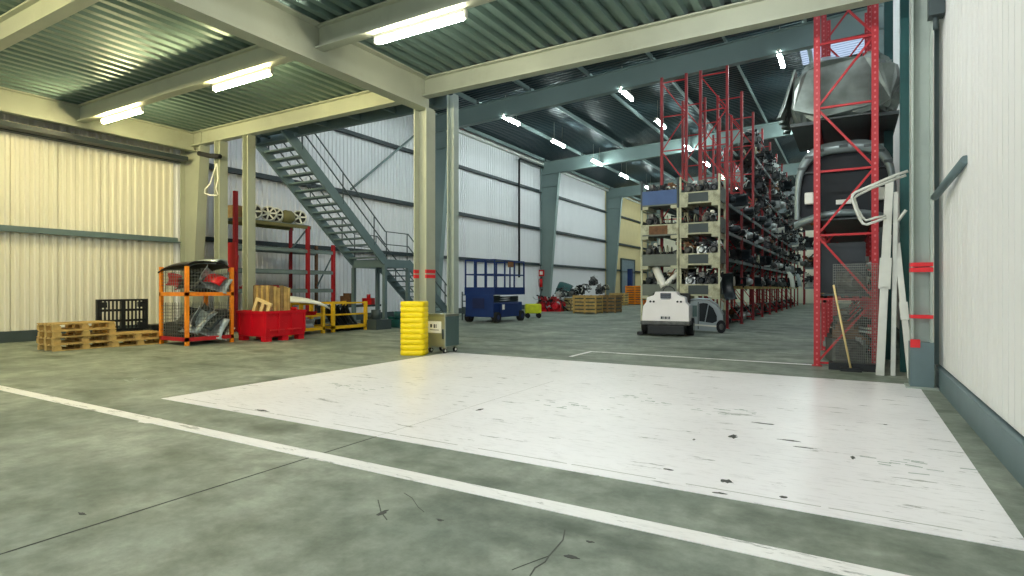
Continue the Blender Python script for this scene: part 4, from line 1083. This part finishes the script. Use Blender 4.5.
bt = MB(); bt.tube([(.16 * math.cos(a * math.pi / 6), .58 + .06 * math.sin(a * math.pi / 6), 1.2 + .14 * math.sin(a * math.pi / 6)) for a in range(12)], .014, 6, True); bt.build('steering_wheel', 'black_plastic', sw)
MB().box(-.75, -.6, -.05, .35, .02, .1).build('side_brush', 'black_plastic', sw)

# silver car front end on the floor beside the sweeper
cf = thing('silver_car_wreck', 'silver car side with open door frame standing beside the sweeper', 'car part', (yx(706, 17.9), 17.9, 0), .35)
cf.scale = (.68, 1, .98)
outl = [(-.75, .08), (.55, .05), (.72, .25), (.70, .55), (.45, .84), (.10, 1.0), (-.35, 1.02), (-.72, .98)]
def ringed(o, i, y0, y1, mt, nm):
    mb = MB(); n = len(o)
    mb.loft([[(x, y0, z) for x, z in o], [(x, y0 - .04, z) for x, z in o], [(x, y0 - .04, z) for x, z in i], [(x, y0, z) for x, z in i]], closed=True, caps=False, smooth=False)
    mb.build(nm, mt, cf)
inn = [(-.30, .36), (.28, .30), (.46, .36), (.46, .52), (.30, .76), (.06, .90), (-.12, .92), (-.30, .90)]
ringed(outl, inn, 0, .1, 'car_silver', 'door_skin')
MB().prism([(x * .98 + .004, z * .98) for x, z in outl], 'y', .02, .16).build('inner_panel', 'car_dark', cf)
MB().tube([(-.72, -.06, 1.0), (-.3, -.07, 1.05), (.12, -.07, 1.03), (.48, -.06, .86), (.73, -.05, .57)], .03, 6).build('roof_rail', 'car_silver', cf)
MB().box(-.66, -.40, -.10, -.05, .50, .84).build('trim_block', 'stainless_side', cf)
MB().box(-.36, -.33, -.07, -.05, .12, .95).build('pillar_seam', 'car_dark', cf)
MB().bar((-.70, -.06, .26), (.60, -.06, .20), .03, .05).build('sill', 'car_white', cf)
MB().bar((-.05, -.05, .34), (.10, -.05, .90), .03, .05, (0, 1, 0)).build('window_post', 'car_silver', cf)
wq = MB().cyl((.62, -.10, .2), (.62, .12, .2), .2, 16).build('wheel', 'rubber', cf)
MB().cyl((.62, -.11, .2), (.62, .0, .2), .10, 12).build('wheel_hub', 'steel_oily', wq)
# ------------------------------------------------------------------ tall rack on the right
RR = [11.3, 14.2, 17.1, 20.0, 22.9, 25.8]
r2_ = rack('tall red rack at the right wall carrying car bodies', yx(817, 11.3), yx(875, 11.3), RR, 8.3, [1.24, 2.55, 4.30], 'red_rack', 1.1, .06, 1)
def car_shell(label, x, y, z, w, h, L):
    t = thing('wrecked_car', label, 'car', (x, y, z))
    def arch(s, hh, n=24, low=0.0):
        pts = []
        for i in range(n + 1):
            a = math.pi * (1 - i / n); c, sn = math.cos(a), math.sin(a)
            px = math.copysign(abs(c) ** .62, c) * w / 2 * s; pz = abs(sn) ** .50 * hh
            pts.append((px, pz))
        return pts
    o = arch(1, h); i_ = arch(.90, h * .86)
    MB().loft([[(a, 0, b) for a, b in o], [(a, .06, b) for a, b in arch(1.02, h * 1.01)], [(a, .5, b) for a, b in arch(1.03, h * 1.02)], [(a, L, b) for a, b in arch(.98, h * .9)]], caps=False, openring=True).build('roof_shell', 'car_grey', t)
    MB().loft([[(a, 0, b) for a, b in o], [(a, -.03, b) for a, b in o], [(a, -.03, b) for a, b in i_], [(a, .10, b) for a, b in i_]], caps=False, openring=True).build('hatch_frame', 'car_grey', t)
    for k in range(7):
        a = math.pi * (.18 + .64 * k / 6); cx = math.copysign(abs(math.cos(a)) ** .62, math.cos(a)) * w / 2 * .95; cz = abs(math.sin(a)) ** .5 * h * .93
        MB().cbox((cx, -.035, cz), (.13, .02, .045)).build('recess_shade', 'steel_dark', t)  # raised dark blocks put the shade of the frame recesses into colour
    MB().prism(i_ + [(w * .45, 0), (-w * .45, 0)] if False else i_, 'y', .12, .15).build('opening_shade', 'interior_shade', t)  # dark sheet across the hatch stands in for the shaded interior
    for s in (-1, 1): bevel(MB().box(s * w * .36 - .06, s * w * .36 + .09, -.02, .10, h * .20, h * .36).build('tail_lamp', 'pale_steel', t), .02)
    MB().box(-.12, .12, .06, .12, h * .18, h * .24).build('lock_plate', 'pale_steel', t)
    MB().box(-w * .44, w * .44, .05, .12, h * .62, h * .64).build('inner_seam', 'car_dark', t)
    rings = []
    for k in range(11):
        s = -1 + 2 * k / 10; X = s * w / 2 * 1.02; yy = -.22 + .22 * s * s; zc = .0 - .16 * s * s
        rings.append([(X, yy + a, zc + b) for a, b in ((0, 0), (-.03, .06), (0, .12), (.25, .12), (.25, 0))])
    MB().loft(rings).build('bumper_bar', 'car_grey', t)
    MB().box(-w * .47, w * .47, .0, L, -.02, .02).build('floor_pan', 'car_dark', t)
    return t
CX = (yx(795, 11.75) + yx(896, 11.75)) / 2; CW = yx(896, 11.75) - yx(795, 11.75)
z0c = zz(222, CX, 11.75); z1c = zz(141, CX, 11.75)
car_shell('grey car body with dark open hatch on the middle shelf of the right rack', CX, 11.75, 2.58 + .02, CW, z1c - 2.6, 2.1)
# supports: timber under the car body
place(MB().box(-.55, .45, -.06, .06, 0, .03).mesh('timber', 'wood_dark'), 'timber', 'brown timber under the dark car body on the right rack', 'timber', (CX, 12.4, 2.55), (0, 0, 0))
# wrapped shell on top
wr_ = thing('wrapped_car', 'crumpled silver car body wrapped in plastic, top shelf of the right rack', 'car', (CX, 12.9, 4.31))
rings = []; rw = random.Random(3)
from mathutils import noise as mnoise
K = 44
for j in range(16):
    f = j / 15; yy = -1.1 + 2.2 * f; e = min(1, min(f, 1 - f) * 7 + .55); ring = []
    for i in range(K):
        a = 2 * math.pi * i / K; c, s_ = math.cos(a), math.sin(a)
        X = math.copysign(abs(c) ** .5, c) * .80 * (.9 + .1 * e) * (1 - .18 * max(0, s_)); Z = .58 + math.copysign(abs(s_) ** .4, s_) * .57 * (.75 + .25 * e)
        v = Vector((X * 4, yy * 4, Z * 4)); d = mnoise.noise_vector(v * .8) * .16 + mnoise.noise_vector(v * 1.9) * .07
        ring.append((X + d.x, yy + d.y, max(.03, Z + d.z)))
    rings.append(ring)
wo = MB().loft(rings, smooth=False).build('wrapped_shell', 'wrap', wr_)
MB().box(-.85, .82, -1.15, 1.1, 0, .06).build('pallet_sheet', 'steel_dark', wr_)
wo.location = (0, 0, .04)
fl_ = MB(); fl_.loft([[(-.80 + .03 * math.sin(q * 2.1), -1.0 + q * .12, 1.1 - .02 * q), (-.98 - .05 * math.sin(q * 1.3), -1.02 + q * .12, .45), (-1.06 - .06 * math.sin(q * 1.9), -1.0 + q * .12, .25), (-1.03 - .06 * math.sin(q * 1.9), -1.0 + q * .12, .25), (-.95, -1.0 + q * .12, .45), (-.77, -1.0 + q * .12, 1.1)] for q in range(14)], smooth=False)
fl_.build('plastic_flap', 'wrap', wr_)
# darker things on lower shelves of right rack
for b in range(4):
    for li, z in enumerate((0.02, 1.24)):
        for k in range(2):
            car_part('engine', -.1, RR[b] + .9 + k * 1.1, z, rnd.uniform(1, 2), 1.35, 'engine on the right hand rack, %s bay, %s, %s along' % (ORD[b], 'floor level' if li == 0 else 'first shelf', ORD[k]), 'engines on the right rack')
for b in (1, 2, 3, 4):
    place(BUMP['black_plastic'], 'car_bumper', 'long black bumper on the right rack behind the car bodies, %s bay' % ORD[b], 'bumper', (-.15, RR[b] + 1.5, 2.56), (0, 0, H), 'bumpers on the right rack', (1.8, 1.6, 1.8))
    place(hood_mesh(1.6, 1.4, .3, 'car_dark'), 'car_hood', 'dark hood stored on the right rack top shelf behind the wrapped body, %s bay' % ORD[b], 'hood', (-.1, RR[b] + 1.6, 4.75), (0.3, 0, 0), 'hoods on the right rack')
tag(MB().box(-.45, .32, -.02, .02, 0, .9).build('dark_panel', 'car_dark', None, (-.1, 11.9, 1.26)), 'dark panel standing on the lowest shelf of the right rack', 'panel')

# ------------------------------------------------------------------ leaning things by the right wall
mpn = thing('wire_mesh_sheet', 'wire mesh panel leaning against the red rack by the right wall', 'wire mesh', (0, 0, 0))
mx0, mx1 = yx(833, 11.0), yx(878, 11.0)
mb = MB(); my = 11.12
n = 22
for i in range(n + 1):
    x = mx0 + (mx1 - mx0) * i / n; mb.bar((x, my - .10, .12), (x, my + .04, 1.75), .006, .006)
mb.build('vertical_wire', 'wire_grey', mpn)
mb = MB()
for i in range(40):
    f = i / 39; mb.bar((mx0, my - .10 + .14 * f, .12 + 1.63 * f), (mx1, my - .10 + .14 * f, .12 + 1.63 * f), .006, .006)
mb.build('horizontal_wire', 'wire_grey', mpn)
tag(MB().box(-.36, .36, -.14, .10, 0, .12).build('timber_beam', 'black_plastic', None, ((mx0 + mx1) / 2 - .02, 11.02, 0)), 'dark beam lying on the floor under the wire mesh panel', 'beam')
br = thing('broom', 'broom with a pale yellow handle leaning against the wire mesh panel', 'broom')
bx0 = (yx(851, 10.75), 10.78, .03); bx1 = (yx(833.5, 11.05), 11.06, zz(285, yx(833.5, 11.05), 11.05))
MB().cyl(bx0, bx1, .016, 8).build('handle', 'wood_light', br)
MB().box(bx0[0] - .15, bx0[0] + .15, 10.74, 10.82, 0, .06).build('brush_head', 'black_plastic', br)
# pale channel profiles leaning
def leaning(label, p, q, w, d, name='steel_profile', steps=()):
    t = thing(name, label, 'profile', p, 0, 'pale profiles leaning by the right wall')
    v = Vector(q) - Vector(p)
    mb = MB(); mb.bar((0, 0, 0), v, w, .012, (0, 1, 0))
    mb.bar(Vector((-w / 2, d / 2, 0)), v + Vector((-w / 2, d / 2, 0)), .012, d, (0, 1, 0)).bar(Vector((w / 2, d / 2, 0)), v + Vector((w / 2, d / 2, 0)), .012, d, (0, 1, 0))
    mb.build('channel', 'pale_steel', t)
    for (a, b, ww) in steps:
        MB().bar(v * a + Vector((0, -.012, 0)), v * b + Vector((0, -.012, 0)), ww, .03, (0, 1, 0)).build('plate', 'pale_steel', t)
    return t
def pt(u, v, Y): X = yx(u, Y); return (X, Y, zz(v, X, Y))
a = pt(880, 377, 10.55); a = (a[0], 10.55, 0.0)
leaning('pale steel profile with stepped plates leaning beside the red rack', a, pt(889.5, 182, 10.95), .10, .06, steps=((0.02, .45, .10), (.44, .6, .16), (.60, .72, .12)))
a2 = pt(893, 322, 10.6)
leaning('narrow pale steel profile next to the stepped one', (a2[0], 10.6, 0.0), pt(896, 192, 10.95), .05, .05)
a3 = pt(911, 370, 10.4)
leaning('slim pale profile slanting behind the grey column', (a3[0] , 10.4, 0.0), pt(897, 243, 10.9), .07, .05, steps=((.42, .55, .11),))
def at_plane(pts, Y, dy=0.0): return [(yx(u, Y + dy * i), Y + dy * i, zz(v, yx(u, Y + dy * i), Y + dy * i)) for i, (u, v) in enumerate(pts)]
T1 = at_plane([(908, 171), (896, 175), (884, 180), (868, 187), (856, 192), (852.5, 195), (852, 198), (855, 207), (860, 219), (863, 223.5), (867, 224.5), (877, 221), (886, 218)], 10.35)
T2 = at_plane([(906, 175), (890, 181), (872, 188), (858, 195), (854.5, 198), (857, 208), (862, 217), (866, 220.5), (876, 217.5), (886, 216)], 10.45)
tag(MB().tube(T1, .022, 8).build('bent_tube', 'pale_steel'), 'white bent tube loop hooked on the profiles, the lower front one', 'tube', 'bent tubes by the right wall')
tag(MB().tube(T2, .020, 8).build('bent_tube', 'pale_steel'), 'white bent tube loop hooked on the profiles, just inside the front one', 'tube', 'bent tubes by the right wall')
tag(MB().tube(at_plane([(898, 221), (903, 214), (906, 210)], 10.4), .022, 8).build('steel_stub', 'pale_steel'), 'short pale bar sticking up between profiles and column', 'bar')
# conduit and bracket at the right wall
tag(MB().box(XR - .06, XR - .01, 9.8, 9.86, .3, 9.4).build('conduit', 'stair_grey'), 'grey vertical conduit on the right wall behind the striped column', 'pipe')
tag(MB().cyl((XR - .12, 9.2, zz(197, .95, 9.2)), (XR - .02, 7.6, zz(160, .97, 7.6)), .045, 10).build('wall_handrail', 'stair_grey'), 'grey tube slanting up along the right wall next to the column', 'handrail')
tag(MB().box(XR - .18, XR - .01, 9.2, 9.4, zz(18, .9, 9.3), zz(-14, .9, 9.3)).cyl((XR - .1, 9.3, zz(30, .9, 9.3)), (XR - .1, 9.3, zz(16, .9, 9.3)), .03, 8).build('wall_bracket', 'steel_dark'), 'dark bracket high on the right wall beside the column', 'bracket')
tag(MB().box(yx(900, 11.2), yx(909, 11.2), 11.15, 11.3, 0, 9.2).build('corner_post', 'teal_dark'), 'dark green steel post between the red rack and the striped column', 'post')

tag(MB().box(yx(884, 13.0), yx(893, 13.0), 12.95, 13.15, 0, 9.2).build('corner_post', 'teal_dark'), 'dark green steel post right behind the car bodies at the right wall', 'post')
er = thing('pallet_rack', 'red rack standing across the far end of the aisle', 'rack', (0, 52.0, 0), 0, 'tall red pallet racks')
for x in (-3.3, -1.0):
    for y in (0, 1.0): MB().box(x - .05, x + .05, y - .05, y + .05, 0, 8.2).build('upright', 'red_shaded', er)
for z in (1.4, 3.0, 4.6, 6.2):
    for y in (0, 1.0): MB().box(-3.25, -1.05, y - .04, y + .04, z - .12, z).build('beam', 'rack_beam_grey', er)
    MB().box(-3.25, -1.05, .04, .96, z - .05, z - .01).build('shelf_panel', 'steel_dark', er)
for li, z in enumerate((1.4, 3.0, 4.6, 6.2)):
    for k in range(3):
        car_part('engine', -2.85 + k * .75, 52.35, z, rnd.uniform(0, 6), 1.9, 'engine on the rack across the aisle end, %s shelf, %s from left' % (ORD[li], ORD[k]), 'engines at the aisle end')
